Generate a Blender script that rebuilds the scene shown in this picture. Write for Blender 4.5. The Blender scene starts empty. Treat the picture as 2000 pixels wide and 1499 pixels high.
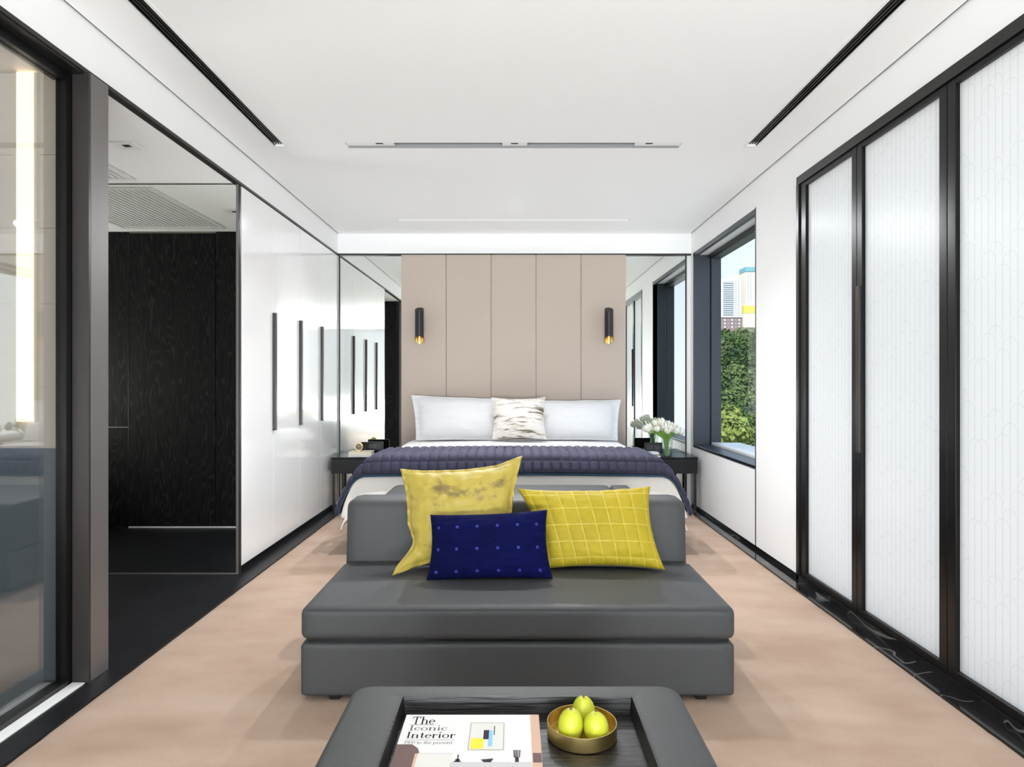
import bpy, bmesh, math, random
from mathutils import Vector, Matrix, noise

# ------------------------------------------------------------------ camera, world, light
S = bpy.context.scene
C = S.collection
F, VX, VY, CZ = 1310.0, 1003.0, 747.0, 1.22          # focal length and vanishing point in pixels, eye height


def lin(r, g, b):
    return tuple(((c / 255) / 12.92 if c / 255 <= .04045 else ((c / 255 + .055) / 1.055) ** 2.4) for c in (r, g, b)) + (1.0,)


cam = bpy.data.cameras.new('camera')
cam.sensor_width = 36.0
cam.lens = F / 2000 * 36
cam.shift_x = -(VX - 1000) / 2000
cam.shift_y = -(749.5 - VY) / 2000
cam.clip_end = 3000
cam.clip_start = .05
camo = bpy.data.objects.new('camera', cam)
C.objects.link(camo)
camo.location = (0, 0, CZ)
camo.rotation_euler = (math.pi / 2, 0, 0)
S.camera = camo

S.view_settings.view_transform = 'Standard'
S.view_settings.look = 'None'
S.view_settings.gamma = 1
S.view_settings.use_curve_mapping = False
S.view_settings.exposure = 0.13

W = bpy.data.worlds.new('sky')
S.world = W
W.use_nodes = True
wn = W.node_tree.nodes
wl = W.node_tree.links
tc = wn.new('ShaderNodeTexCoord')
sp = wn.new('ShaderNodeSeparateXYZ')
rp = wn.new('ShaderNodeValToRGB')
wl.new(tc.outputs['Generated'], sp.inputs[0])
wl.new(sp.outputs['Z'], rp.inputs[0])
rp.color_ramp.elements[0].position = .0
rp.color_ramp.elements[0].color = lin(240, 245, 250)
rp.color_ramp.elements[1].position = .45
rp.color_ramp.elements[1].color = lin(170, 205, 245)
bg = wn['Background']
wl.new(rp.outputs[0], bg.inputs['Color'])
bg.inputs['Strength'].default_value = 1.3

sun = bpy.data.lights.new('sun', 'SUN')
sun.energy = 5.5
sun.angle = math.radians(1)
sun.color = (1, .97, .92)
suno = bpy.data.objects.new('sun', sun)
C.objects.link(suno)
suno.rotation_euler = Vector((.30, .52, -.80)).to_track_quat('-Z', 'Y').to_euler()


def area(name, loc, direction, sx, sy, power, col=(1, 1, 1)):
    l = bpy.data.lights.new(name, 'AREA')
    l.shape = 'RECTANGLE'
    l.size, l.size_y = sx, sy
    l.energy = power
    l.color = col
    o = bpy.data.objects.new(name, l)
    C.objects.link(o)
    o.location = loc
    o.rotation_euler = Vector(direction).to_track_quat('-Z', 'Z').to_euler()
    return o


# added fill behind the camera and in the vestibule; daylight outside the frosted screens
area('rear_ceiling_fill', (0, -3.3, .35), (0, .86, .5), 3.6, 1.0, 620, (.91, .965, 1))  # low unseen light added behind the camera to lift the ceiling
area('vestibule_fill', (-4.1, 3.55, 1.1), (1, 0, .6), .8, .8, 22, (1, .97, .93))  # unseen light added to brighten the vestibule ceiling
area('daylight_screens', (4.2, 1.5, 1.6), (-1, 0, 0), 9.0, 5.0, 72, (1, .985, .96))

S.cycles.use_denoising = True
S.cycles.max_bounces = 14
S.cycles.diffuse_bounces = 8
S.cycles.glossy_bounces = 6
S.cycles.transparent_max_bounces = 16
S.cycles.transmission_bounces = 8
S.cycles.caustics_reflective = True
S.cycles.caustics_refractive = True
S.cycles.sample_clamp_indirect = 8

# ------------------------------------------------------------------ helpers
MATS = {}


def mat(name, rgb, rough=.5, metal=0., spec=.5, bump=None, var=None, sheen=0., coat=0., emit=None):
    """bump=(scale, strength[, stretch]); var=(scale, amount, rgb2[, stretch])"""
    m = bpy.data.materials.new(name)
    m.use_nodes = True
    nt = m.node_tree
    p = nt.nodes['Principled BSDF']
    p.inputs['Base Color'].default_value = lin(*rgb)
    p.inputs['Roughness'].default_value = rough
    p.inputs['Metallic'].default_value = metal
    p.inputs['Specular IOR Level'].default_value = spec
    p.inputs['Sheen Weight'].default_value = sheen
    p.inputs['Sheen Roughness'].default_value = .4
    p.inputs['Coat Weight'].default_value = coat
    p.inputs['Coat Roughness'].default_value = .05
    if emit:
        p.inputs['Emission Color'].default_value = lin(*emit[0])
        p.inputs['Emission Strength'].default_value = emit[1]

    def tex(scale, stretch, detail=4):
        t = nt.nodes.new('ShaderNodeTexCoord')
        mp = nt.nodes.new('ShaderNodeMapping')
        mp.inputs['Scale'].default_value = stretch
        n = nt.nodes.new('ShaderNodeTexNoise')
        n.inputs['Scale'].default_value = scale
        n.inputs['Detail'].default_value = detail
        nt.links.new(t.outputs['Object'], mp.inputs[0])
        nt.links.new(mp.outputs[0], n.inputs['Vector'])
        return n
    if var:
        n = tex(var[0], var[3] if len(var) > 3 else (1, 1, 1))
        r = nt.nodes.new('ShaderNodeValToRGB')
        r.color_ramp.elements[0].position = .5 - var[1]
        r.color_ramp.elements[1].position = .5 + var[1]
        r.color_ramp.elements[0].color = lin(*rgb)
        r.color_ramp.elements[1].color = lin(*var[2])
        nt.links.new(n.outputs['Fac'], r.inputs[0])
        nt.links.new(r.outputs[0], p.inputs['Base Color'])
    if bump:
        n = tex(bump[0], bump[2] if len(bump) > 2 else (1, 1, 1))
        b = nt.nodes.new('ShaderNodeBump')
        b.inputs['Strength'].default_value = bump[1]
        b.inputs['Distance'].default_value = .01
        nt.links.new(n.outputs['Fac'], b.inputs['Height'])
        nt.links.new(b.outputs[0], p.inputs['Normal'])
    MATS[name] = m
    return m


def math_node(nt, op, a, b=None, c=None):
    n = nt.nodes.new('ShaderNodeMath')
    n.operation = op
    for i, v in enumerate((a, b, c)):
        if v is None:
            continue
        if isinstance(v, (int, float)):
            n.inputs[i].default_value = v
        else:
            nt.links.new(v, n.inputs[i])
    return n.outputs[0]


M = {}
M['paint'] = mat('white_paint', (247, 247, 246), .55)
M['ceil'] = mat('ceiling_paint', (248, 248, 247), .9, spec=.1)
M['panel'] = mat('white_wall_panel', (248, 248, 248), .55, spec=.2)
M['lacquer'] = mat('white_gloss_lacquer', (248, 248, 248), .12, coat=.4)
M['black'] = mat('black_metal', (22, 21, 20), .32)
M['blackgloss'] = mat('black_gloss_metal', (14, 13, 13), .3, spec=.28)
M['trim'] = mat('bronze_trim', (62, 58, 56), .35, metal=.5)
M['bronze'] = mat('brushed_bronze_metal', (122, 117, 116), .45, metal=.5, bump=(60, .05, (1, 1, .02)))
M['jamb'] = mat('charcoal_window_metal', (50, 55, 64), .38)
M['mirror'] = mat('mirror', (236, 240, 236), .0, metal=1.0)
M['stone'] = mat('black_stone', (18, 18, 20), .38, spec=.3, bump=(14, .12), var=(5, .3, (30, 30, 34)))
M['leather'] = mat('grey_leather', (68, 69, 70), .52, spec=.32, bump=(240, .12))
M['blackwood'] = mat('black_stained_wood', (30, 28, 27), .4, bump=(40, .35, (.15, 3, 3)), var=(25, .25, (16, 15, 15), (.12, 3, 3)))
M['nightwood'] = mat('black_lacquered_wood', (24, 24, 27), .45, spec=.25)
M['linen'] = mat('white_cotton', (218, 218, 219), .85, sheen=.2, bump=(18, .12))
M['duvet'] = mat('cream_cotton', (238, 234, 229), .85, sheen=.2, bump=(14, .2))
M['headfab'] = mat('beige_headboard_fabric', (194, 179, 167), .9, sheen=.05, bump=(320, .25), var=(160, .25, (187, 172, 160)))
M['brass'] = mat('brushed_brass', (216, 190, 124), .34, metal=1.0, bump=(40, .03, (1, 1, .05)))
M['gold'] = mat('gold_inner', (242, 208, 136), .22, metal=1.0)
M['sconce'] = mat('black_sconce_enamel', (26, 25, 29), .28)
M['trough'] = mat('trough_grey', (158, 158, 159), .6)
M['white'] = mat('white_satin', (240, 240, 238), .4)
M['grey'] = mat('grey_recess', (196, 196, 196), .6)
M['green'] = mat('stem_green', (118, 158, 62), .5)
M['petal'] = mat('white_petal', (247, 245, 232), .55)
M['cover'] = mat('book_cover_white', (222, 221, 219), .6, spec=.12)
M['page'] = mat('book_pages', (232, 228, 218), .7)
M['ink'] = mat('dark_ink', (34, 31, 31), .8, spec=.1)
M['inkgrey'] = mat('grey_ink', (116, 113, 112), .8, spec=.1)
M['cream'] = mat('cream_paper', (233, 224, 200), .6)
M['tile'] = mat('bathroom_tile', (240, 230, 214), .35)
M['slate'] = mat('slate_tile', (112, 124, 132), .4)


# carpet: beige pile with soft nap
def carpet_mat():
    m = mat('beige_carpet', (186, 160, 142), .95, sheen=.15)
    nt = m.node_tree
    p = nt.nodes['Principled BSDF']
    t = nt.nodes.new('ShaderNodeTexCoord')
    mp = nt.nodes.new('ShaderNodeMapping')
    mp.inputs['Scale'].default_value = (1.3, 2.4, 1)
    n = nt.nodes.new('ShaderNodeTexNoise')
    n.inputs['Scale'].default_value = 1.5
    n.inputs['Detail'].default_value = 3.5
    n.inputs['Roughness'].default_value = .5
    nt.links.new(t.outputs['Object'], mp.inputs[0])
    nt.links.new(mp.outputs[0], n.inputs['Vector'])
    r = nt.nodes.new('ShaderNodeValToRGB')
    r.color_ramp.elements[0].position = .32
    r.color_ramp.elements[1].position = .68
    r.color_ramp.elements[0].color = lin(166, 138, 116)
    r.color_ramp.elements[1].color = lin(187, 161, 143)
    nt.links.new(n.outputs['Fac'], r.inputs[0])
    nt.links.new(r.outputs[0], p.inputs['Base Color'])
    n2 = nt.nodes.new('ShaderNodeTexNoise')
    n2.inputs['Scale'].default_value = 260
    nt.links.new(t.outputs['Object'], n2.inputs['Vector'])
    b = nt.nodes.new('ShaderNodeBump')
    b.inputs['Strength'].default_value = .5
    b.inputs['Distance'].default_value = .006
    nt.links.new(n2.outputs['Fac'], b.inputs['Height'])
    nt.links.new(b.outputs[0], p.inputs['Normal'])
    return m


M['carpet'] = carpet_mat()


def marble_mat():
    m = mat('black_marble', (20, 20, 20), .1)
    nt = m.node_tree
    p = nt.nodes['Principled BSDF']
    t = nt.nodes.new('ShaderNodeTexCoord')
    n = nt.nodes.new('ShaderNodeTexNoise')
    n.inputs['Scale'].default_value = 1.1
    n.inputs['Detail'].default_value = 3
    n.inputs['Distortion'].default_value = .5
    nt.links.new(t.outputs['Object'], n.inputs['Vector'])
    a = math_node(nt, 'ABSOLUTE', math_node(nt, 'SUBTRACT', n.outputs['Fac'], .5))
    r = nt.nodes.new('ShaderNodeValToRGB')
    r.color_ramp.elements[0].position = 0
    r.color_ramp.elements[1].position = .004
    r.color_ramp.elements[0].color = lin(110, 110, 105)
    r.color_ramp.elements[1].color = lin(22, 22, 22)
    nt.links.new(a, r.inputs[0])
    nt.links.new(r.outputs[0], p.inputs['Base Color'])
    return m


M['marble'] = marble_mat()


def darkdoor_mat():
    m = mat('black_grained_door', (20, 19, 20), .7, spec=.18)
    nt = m.node_tree
    p = nt.nodes['Principled BSDF']
    t = nt.nodes.new('ShaderNodeTexCoord')
    mp = nt.nodes.new('ShaderNodeMapping')
    mp.inputs['Scale'].default_value = (5.5, 1, .55)
    n = nt.nodes.new('ShaderNodeTexNoise')
    n.inputs['Scale'].default_value = 1.4
    n.inputs['Detail'].default_value = 2
    nt.links.new(t.outputs['Object'], mp.inputs[0])
    nt.links.new(mp.outputs[0], n.inputs['Vector'])
    s = math_node(nt, 'SINE', math_node(nt, 'MULTIPLY', n.outputs['Fac'], 150))
    n2 = nt.nodes.new('ShaderNodeTexNoise')
    n2.inputs['Scale'].default_value = 60
    mp2 = nt.nodes.new('ShaderNodeMapping')
    mp2.inputs['Scale'].default_value = (4, 1, .3)
    nt.links.new(t.outputs['Object'], mp2.inputs[0])
    nt.links.new(mp2.outputs[0], n2.inputs['Vector'])
    f = math_node(nt, 'MULTIPLY', math_node(nt, 'POWER', math_node(nt, 'MULTIPLY_ADD', s, .5, .5), 6), n2.outputs['Fac'])
    r = nt.nodes.new('ShaderNodeValToRGB')
    r.color_ramp.elements[0].color = lin(17, 16, 18)
    r.color_ramp.elements[1].color = lin(58, 56, 56)
    nt.links.new(f, r.inputs[0])
    nt.links.new(r.outputs[0], p.inputs['Base Color'])
    return m


M['door'] = darkdoor_mat()


def glass_mat(name, tint, reflect, graze=.9):
    m = bpy.data.materials.new(name)
    m.use_nodes = True
    nt = m.node_tree
    nt.nodes.clear()
    o = nt.nodes.new('ShaderNodeOutputMaterial')
    mx = nt.nodes.new('ShaderNodeMixShader')
    tr = nt.nodes.new('ShaderNodeBsdfTransparent')
    gl = nt.nodes.new('ShaderNodeBsdfGlossy')
    gl.inputs['Roughness'].default_value = 0.0
    tr.inputs[0].default_value = tint
    lw = nt.nodes.new('ShaderNodeLayerWeight')
    lw.inputs['Blend'].default_value = .5
    f = math_node(nt, 'MINIMUM', math_node(nt, 'MULTIPLY_ADD', math_node(nt, 'POWER', lw.outputs['Facing'], 5.0), graze, reflect + .02), .95)
    nt.links.new(f, mx.inputs[0])
    nt.links.new(tr.outputs[0], mx.inputs[1])
    nt.links.new(gl.outputs[0], mx.inputs[2])
    nt.links.new(mx.outputs[0], o.inputs[0])
    return m


M['pane'] = glass_mat('clear_window_glass', (.97, .98, .98, 1), -.01, .12)
M['smoked'] = glass_mat('smoked_partition_glass', (.95, .95, .95, 1), .17)
M['vase'] = glass_mat('vase_glass', (.93, .97, .95, 1), .05)


def screen_mat():
    """frosted white glass with a printed pattern of tall overlapping arches"""
    m = bpy.data.materials.new('frosted_arch_glass')
    m.use_nodes = True
    nt = m.node_tree
    nt.nodes.clear()
    o = nt.nodes.new('ShaderNodeOutputMaterial')
    tcn = nt.nodes.new('ShaderNodeTexCoord')
    s = nt.nodes.new('ShaderNodeSeparateXYZ')
    nt.links.new(tcn.outputs['Object'], s.inputs[0])

    def layer(w, h, off, seed):
        u = math_node(nt, 'MULTIPLY_ADD', s.outputs['Y'], 1 / w, off)
        i = math_node(nt, 'FLOOR', u)
        lx = math_node(nt, 'MULTIPLY', math_node(nt, 'SUBTRACT', math_node(nt, 'SUBTRACT', u, i), .5), w)
        rnd = math_node(nt, 'FRACT', math_node(nt, 'MULTIPLY', math_node(nt, 'SINE', math_node(nt, 'MULTIPLY_ADD', i, 12.99, seed)), 437.58))
        v = math_node(nt, 'ADD', math_node(nt, 'MULTIPLY', s.outputs['Z'], 1 / h), rnd)
        lz = math_node(nt, 'MULTIPLY', math_node(nt, 'FRACT', v), h)
        dz = math_node(nt, 'MAXIMUM', math_node(nt, 'SUBTRACT', lz, h - w * .5), 0)
        d = math_node(nt, 'SQRT', math_node(nt, 'ADD', math_node(nt, 'POWER', lx, 2.0), math_node(nt, 'POWER', dz, 2.0)))
        e = math_node(nt, 'ABSOLUTE', math_node(nt, 'SUBTRACT', d, w * .5 - .0012))
        return math_node(nt, 'LESS_THAN', e, .0011)
    a = math_node(nt, 'MAXIMUM', layer(.074, .31, 0, 1.3), layer(.074, .31, .5, 7.7))
    col = nt.nodes.new('ShaderNodeMix')
    col.data_type = 'RGBA'
    col.inputs['A'].default_value = (.90, .90, .89, 1)
    col.inputs['B'].default_value = (.77, .77, .76, 1)
    nt.links.new(a, col.inputs['Factor'])
    tl = nt.nodes.new('ShaderNodeBsdfTranslucent')
    df = nt.nodes.new('ShaderNodeBsdfDiffuse')
    gl = nt.nodes.new('ShaderNodeBsdfGlossy')
    gl.inputs['Roughness'].default_value = .3
    m1 = nt.nodes.new('ShaderNodeMixShader')
    m1.inputs[0].default_value = .45
    m2 = nt.nodes.new('ShaderNodeMixShader')
    m2.inputs[0].default_value = .04
    for n in (tl, df):
        nt.links.new(col.outputs['Result'], n.inputs['Color'])
    nt.links.new(tl.outputs[0], m1.inputs[1])
    nt.links.new(df.outputs[0], m1.inputs[2])
    nt.links.new(m1.outputs[0], m2.inputs[1])
    nt.links.new(gl.outputs[0], m2.inputs[2])
    nt.links.new(m2.outputs[0], o.inputs[0])
    return m


M['screen'] = screen_mat()

ORG = {}


def link(name, bm, m, parent=None, smooth=None, wn_mod=False, origin=None):
    """bm holds world coordinates; the object's origin is its parent's, or the base of its own bounds"""
    me = bpy.data.meshes.new(name)
    if parent is not None:
        org = ORG[parent.name]
    elif origin is not None:
        org = Vector(origin)
    else:
        xs = [v.co for v in bm.verts]
        lo = Vector((min(c.x for c in xs), min(c.y for c in xs), min(c.z for c in xs)))
        hi = Vector((max(c.x for c in xs), max(c.y for c in xs), max(c.z for c in xs)))
        org = Vector(((lo.x + hi.x) / 2, (lo.y + hi.y) / 2, lo.z))
    for v in bm.verts:
        v.co -= org
    bm.normal_update()
    bm.to_mesh(me)
    bm.free()
    o = bpy.data.objects.new(name, me)
    C.objects.link(o)
    me.materials.append(m)
    if smooth is not None:
        me.polygons.foreach_set('use_smooth', [True] * len(me.polygons))
        me.set_sharp_from_angle(angle=math.radians(smooth))
    if wn_mod:
        md = o.modifiers.new('weighted_normal', 'WEIGHTED_NORMAL')
        md.keep_sharp = True
    if parent is not None:
        o.parent = parent
    else:
        o.location = org
    ORG[o.name] = org.copy()
    return o


def tag(o, label=None, cat=None, group=None, kind=None):
    if label:
        o['label'] = label
    if cat:
        o['category'] = cat
    if group:
        o['group'] = group
    if kind:
        o['kind'] = kind
    return o


def root(name, loc, label=None, cat=None, group=None, kind=None):
    o = bpy.data.objects.new(name, None)
    o.empty_display_size = .1
    C.objects.link(o)
    o.location = loc
    ORG[o.name] = Vector(loc)
    return tag(o, label, cat, group, kind)


def cube(bm, x0, x1, y0, y1, z0, z1):
    r = bmesh.ops.create_cube(bm, size=1)
    for v in r['verts']:
        v.co = Vector((x0 + (v.co.x + .5) * (x1 - x0), y0 + (v.co.y + .5) * (y1 - y0), z0 + (v.co.z + .5) * (z1 - z0)))
    return r['verts']


def box(name, x0, x1, y0, y1, z0, z1, m, parent=None, bevel=0., seg=2):
    bm = bmesh.new()
    cube(bm, x0, x1, y0, y1, z0, z1)
    if bevel:
        bmesh.ops.bevel(bm, geom=list(bm.edges), offset=bevel, segments=seg, affect='EDGES', profile=.5)
        return link(name, bm, m, parent, 50, True)
    return link(name, bm, m, parent)


def struct(o, label=None):
    o['kind'] = 'structure'
    if label:
        o['label'] = label
    return o


def sheet(name, axis, a0, a1, u0, u1, v0, v1, holes, m, parent=None):
    """slab normal to axis (thickness a0..a1) over u,v with rectangular holes (u0,u1,v0,v1)"""
    us = sorted({u0, u1, *[h[0] for h in holes], *[h[1] for h in holes]})
    vs = sorted({v0, v1, *[h[2] for h in holes], *[h[3] for h in holes]})
    us = [u for u in us if u0 <= u <= u1]
    vs = [v for v in vs if v0 <= v <= v1]
    nu, nv = len(us) - 1, len(vs) - 1
    solid = [[not any(h[0] < (us[i] + us[i + 1]) / 2 < h[1] and h[2] < (vs[j] + vs[j + 1]) / 2 < h[3] for h in holes)
              for j in range(nv)] for i in range(nu)]

    def P(a, u, v):
        return {'x': (a, u, v), 'y': (u, a, v), 'z': (u, v, a)}[axis]
    bm = bmesh.new()
    cache = {}

    def V(a, i, j):
        k = (a, i, j)
        if k not in cache:
            cache[k] = bm.verts.new(P(a, us[i], vs[j]))
        return cache[k]
    for i in range(nu):
        for j in range(nv):
            if not solid[i][j]:
                continue
            bm.faces.new([V(a0, i, j), V(a0, i, j + 1), V(a0, i + 1, j + 1), V(a0, i + 1, j)])
            bm.faces.new([V(a1, i, j), V(a1, i + 1, j), V(a1, i + 1, j + 1), V(a1, i, j + 1)])
            for di, dj, e in ((-1, 0, ((i, j), (i, j + 1))), (1, 0, ((i + 1, j), (i + 1, j + 1))), (0, -1, ((i, j), (i + 1, j))), (0, 1, ((i, j + 1), (i + 1, j + 1)))):
                ii, jj = i + di, j + dj
                if 0 <= ii < nu and 0 <= jj < nv and solid[ii][jj]:
                    continue
                (p, q), (r, s) = e
                bm.faces.new([V(a0, p, q), V(a0, r, s), V(a1, r, s), V(a1, p, q)])
    bmesh.ops.recalc_face_normals(bm, faces=list(bm.faces))
    return link(name, bm, m, parent)


def softbox(name, x0, x1, y0, y1, z0, z1, r, m, parent=None, crown=0., n=14, lean=0., sag=0.):
    """upholstered block: rounded edges, crowned top, optional backward lean"""
    bm = bmesh.new()
    cx, cy, cz = (x0 + x1) / 2, (y0 + y1) / 2, (z0 + z1) / 2
    h = Vector(((x1 - x0) / 2, (y1 - y0) / 2, (z1 - z0) / 2))
    cube(bm, -1, 1, -1, 1, -1, 1)
    bmesh.ops.subdivide_edges(bm, edges=list(bm.edges), cuts=n, use_grid_fill=True)
    for v in bm.verts:
        # crowd the grid lines towards the edges so that the rounding is resolved
        p = Vector([math.copysign(1 - (1 - abs(c)) ** 1.8, c) * h[i] for i, c in enumerate(v.co)])
        q = Vector([max(-h[i] + r, min(h[i] - r, p[i])) for i in range(3)])
        d = p - q
        if d.length > 1e-9:
            p = q + d.normalized() * min(r, max(abs(d.x), abs(d.y), abs(d.z)) if sum(abs(c) > 1e-9 for c in d) == 1 else r)
        u, w = p.x / h.x, p.y / h.y
        if p.z > 0:
            p.z += crown * (1 - u * u) * (1 - w * w) * (p.z / h.z)
        t = (p.z / h.z + 1) / 2
        p.y += lean * t
        v.co = Vector((cx, cy, cz)) + p
    return link(name, bm, m, parent, 60)


def lathe(bm, prof, cx, cy, n=32, cap0=False, cap1=False):
    rings = []
    for r, z in prof:
        rings.append([bm.verts.new((cx + r * math.cos(2 * math.pi * k / n), cy + r * math.sin(2 * math.pi * k / n), z)) for k in range(n)])
    for a, b in zip(rings, rings[1:]):
        for k in range(n):
            bm.faces.new([a[k], a[(k + 1) % n], b[(k + 1) % n], b[k]])
    if cap0:
        bm.faces.new(rings[0][::-1])
    if cap1:
        bm.faces.new(rings[-1])
    return rings


def tube(bm, pts, rad, n=8):
    rings = []
    for i, p in enumerate(pts):
        p = Vector(p)
        d = (Vector(pts[min(i + 1, len(pts) - 1)]) - Vector(pts[max(i - 1, 0)])).normalized()
        a = d.orthogonal().normalized()
        if i:
            a = (pa - d * pa.dot(d)).normalized()
        pa = a
        b = d.cross(a)
        r = rad[i] if isinstance(rad, (list, tuple)) else rad
        rings.append([bm.verts.new(p + a * (r * math.cos(2 * math.pi * k / n)) + b * (r * math.sin(2 * math.pi * k / n))) for k in range(n)])
    for a, b in zip(rings, rings[1:]):
        for k in range(n):
            bm.faces.new([a[k], a[(k + 1) % n], b[(k + 1) % n], b[k]])
    bm.faces.new(rings[0][::-1])
    bm.faces.new(rings[-1])


def at(px, py, Y):
    """the point at depth Y seen at a pixel"""
    return Vector(((px - VX) / F * Y, Y, CZ - (py - VY) / F * Y))


# ------------------------------------------------------------------ the room's planes (metres)
XL, XR, YB, H = -1.742, 1.762, 6.684, 2.694
ZT = 2.482                      # top of doors, wardrobe and headboard
Y0 = -2.6                       # rear wall behind the photographer, with an added window
YV0, YV1 = 2.89, 4.262          # vestibule between bathroom and wardrobe
XFAR = -4.3
CL, CR = -1.625, 1.668          # carpet edges

# floor: black stone slab, carpet let into it
struct(box('floor', XFAR, 2.1, Y0 - .2, YB + .2, -.12, -.012, M['stone']), 'black stone floor slab under carpet and vestibule')
box_ = box('floor_border_strip', XL - .1, CL, Y0, YB, -.012, .0, M['stone'])
struct(box_, 'matt black stone strip between wardrobe wall and carpet')
struct(box('floor_vestibule', XFAR, XL - .1, YV0, YV1, -.012, 0, M['stone']), 'black stone floor of the dark entrance vestibule')
struct(box('floor_marble_strip', CR, XR + .14, Y0, YB, -.012, .001, M['marble']), 'polished black marble strip along the window wall')
struct(box('floor_bathroom', XFAR, -1.80, -1.2, 2.75, -.012, 0, M['slate']), 'slate floor behind the glass partition')
struct(box('trim_threshold', -1.786, -1.735, Y0, 2.715, .0, .004, M['white']), 'pale metal threshold strip beside the glass partition')


def carpet():
    bm = bmesh.new()
    nx, ny = 66, 180
    vs = []
    for j in range(ny + 1):
        row = []
        for i in range(nx + 1):
            x = CL + (CR - CL) * i / nx
            y = Y0 + (YB - Y0) * j / ny
            e = min(i, nx - i)
            z = .009 + .002 * noise.noise(Vector((x * 3, y * 3, 0)))
            if e == 0:
                z = -.011
                x += .004 * noise.noise(Vector((0, y * 25, 3)))
            row.append(bm.verts.new((x, y, z)))
        vs.append(row)
    for j in range(ny):
        for i in range(nx):
            bm.faces.new([vs[j][i], vs[j][i + 1], vs[j + 1][i + 1], vs[j + 1][i]])
    o = link('carpet', bm, M['carpet'], smooth=70)
    return tag(o, 'beige pile carpet covering the middle of the room', 'carpet')


carpet()

# ceiling with openings for two air slots and two light troughs
DIF = [(-1.487, -1.423, .6, 4.18), (1.448, 1.512, .6, 4.18)]
TRO = [(-1.04, 1.04, 4.126, 4.226), (-1.05, 1.055, 6.05, 6.12)]
struct(sheet('ceiling', 'z', H, H + .12, XL + .012, XR - .012, Y0, YB - .012, DIF + TRO, M['ceil']), 'smooth white ceiling')
struct(box('ceiling_slab', XFAR - .1, 2.12, Y0 - .2, YB + .3, H + .12, H + .3, M['ceil']))
struct(sheet('trim_1', 'z', H + .006, H + .11, XL - .02, XR + .02, Y0, YB, [(XL + .012, XR - .012, Y0 - .1, YB - .012)], M['black']), 'black strip standing in for the shadow gap around the ceiling')  # black strip put in for the shade of the ceiling gap

# left side: fascia above wardrobe, opening and glass
struct(box('wall_left_fascia', XL - .035, XL, Y0, YB, ZT + .016, H + .12, M['panel']), 'white fascia band above wardrobe and glass partition')
struct(box('trim_2', XL - .036, XL + .004, Y0, YB, ZT - .002, ZT + .015, M['trim']), 'dark metal line under the left fascia')
struct(box('wall_left_outer', XFAR - .1, XFAR, -1.3, YB + .2, -.12, H + .12, M['door']), 'far dark wall of vestibule and bathroom')
struct(box('wall_left_rear', XL - .12, XL, Y0, -1.2, 0, ZT, M['panel']))
# back wall
struct(box('wall_back', XFAR, 2.022, YB, YB + .15, -.1, H + .12, M['paint']), 'white wall behind headboard and mirrors')
struct(box('wall_back_fascia', XL, XR, YB - .03, YB, ZT + .016, H + .12, M['panel']), 'white band above headboard and mirrors')
struct(box('trim_3', XL, XR, YB - .034, YB, ZT - .002, ZT + .015, M['trim']), 'dark metal line above the headboard')
for i, x in enumerate((XL + .004, XR - .052)):
    struct(box('trim_%d' % (4 + i), x, x + .012, YB - .012, YB, 0, ZT, M['trim']), 'slim dark upright beside the %s mirror' % ('left' if i == 0 else 'right'))

# right wall: openings for the window and for the run of screens
WY0, WY1, WZ0, WZ1 = 4.885, 6.57, .604, ZT
SY0, SY1 = -1.1, 4.165
struct(sheet('wall_right', 'x', XR, XR + .262, Y0, YB + .15, .03, H + .12, [(WY0, WY1, WZ0, WZ1), (SY0, SY1, .0, ZT + .006)], M['panel']), 'white panelled wall with window and screens')
struct(box('baseboard_right', XR + .012, XR + .25, SY1 + .006, YB, .0012, .0298, M['black']), 'recessed black base of the right wall')
struct(box('trim_6', XR - .003, XR + .05, WY0 - .012, WY0, .03, WZ1 + .01, M['trim']), 'dark upright joint from window edge down to floor')
struct(box('trim_7', XR - .003, XR + .03, WY0, WY1, WZ0 - .008, WZ0, M['trim']), 'dark joint under the window sill')

# rear wall behind the photographer; its window is added to let light in
struct(sheet('wall_rear', 'y', Y0 - .2, Y0, XL - .2, 2.1, -.12, H + .12, [(-1.6, 1.6, .25, 2.5)], M['paint']))
wr = root('window_added_rear', (0, Y0 - .15, .25), 'wide unseen window added behind the viewpoint to let light in', None, None, 'structure')
for x in (-1.6, -.55, .5, 1.55):
    box('mullion', x, x + .05, Y0 - .17, Y0 - .11, .25, 2.5, M['black'], wr)
for z in (.25, 2.45):
    box('rail', -1.6, 1.6, Y0 - .17, Y0 - .11, z, z + .05, M['black'], wr)
for x in (-1.55, -.5, .55):
    box('pane', x, x + 1.0, Y0 - .145, Y0 - .139, .3, 2.45, M['pane'], wr)

# ------------------------------------------------------------------ the window in the right wall
w1 = root('window_1', (1.95, (WY0 + WY1) / 2, WZ0), 'charcoal framed window onto a wooded hillside', None, None, 'structure')
XG = 2.005
box('window_jamb', XR - .002, 1.915, WY1 - .03, WY1 + .004, WZ0, WZ1, M['jamb'], w1)
box('window_jamb', XR + .05, 1.915, WY0 - .004, WY0 + .02, WZ0, WZ1, M['jamb'], w1)
box('dark_line', 1.915, 1.925, WY1 - .02, WY1 + .004, WZ0, WZ1, M['blackgloss'], w1)  # black strip between jamb and frame
box('window_sill', XR - .003, 1.925, WY0, WY1, WZ0 - .02, WZ0 + .008, M['jamb'], w1, .003)
box('window_head', XR - .002, XR + .03, WY0, WY1, WZ1 - .035, WZ1 + .004, M['jamb'], w1)
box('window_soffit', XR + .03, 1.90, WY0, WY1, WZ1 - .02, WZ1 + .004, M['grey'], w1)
box('head_rail', 1.90, 1.925, WY0, WY1, WZ1 - .05, WZ1 + .004, M['blackgloss'], w1)
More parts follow.
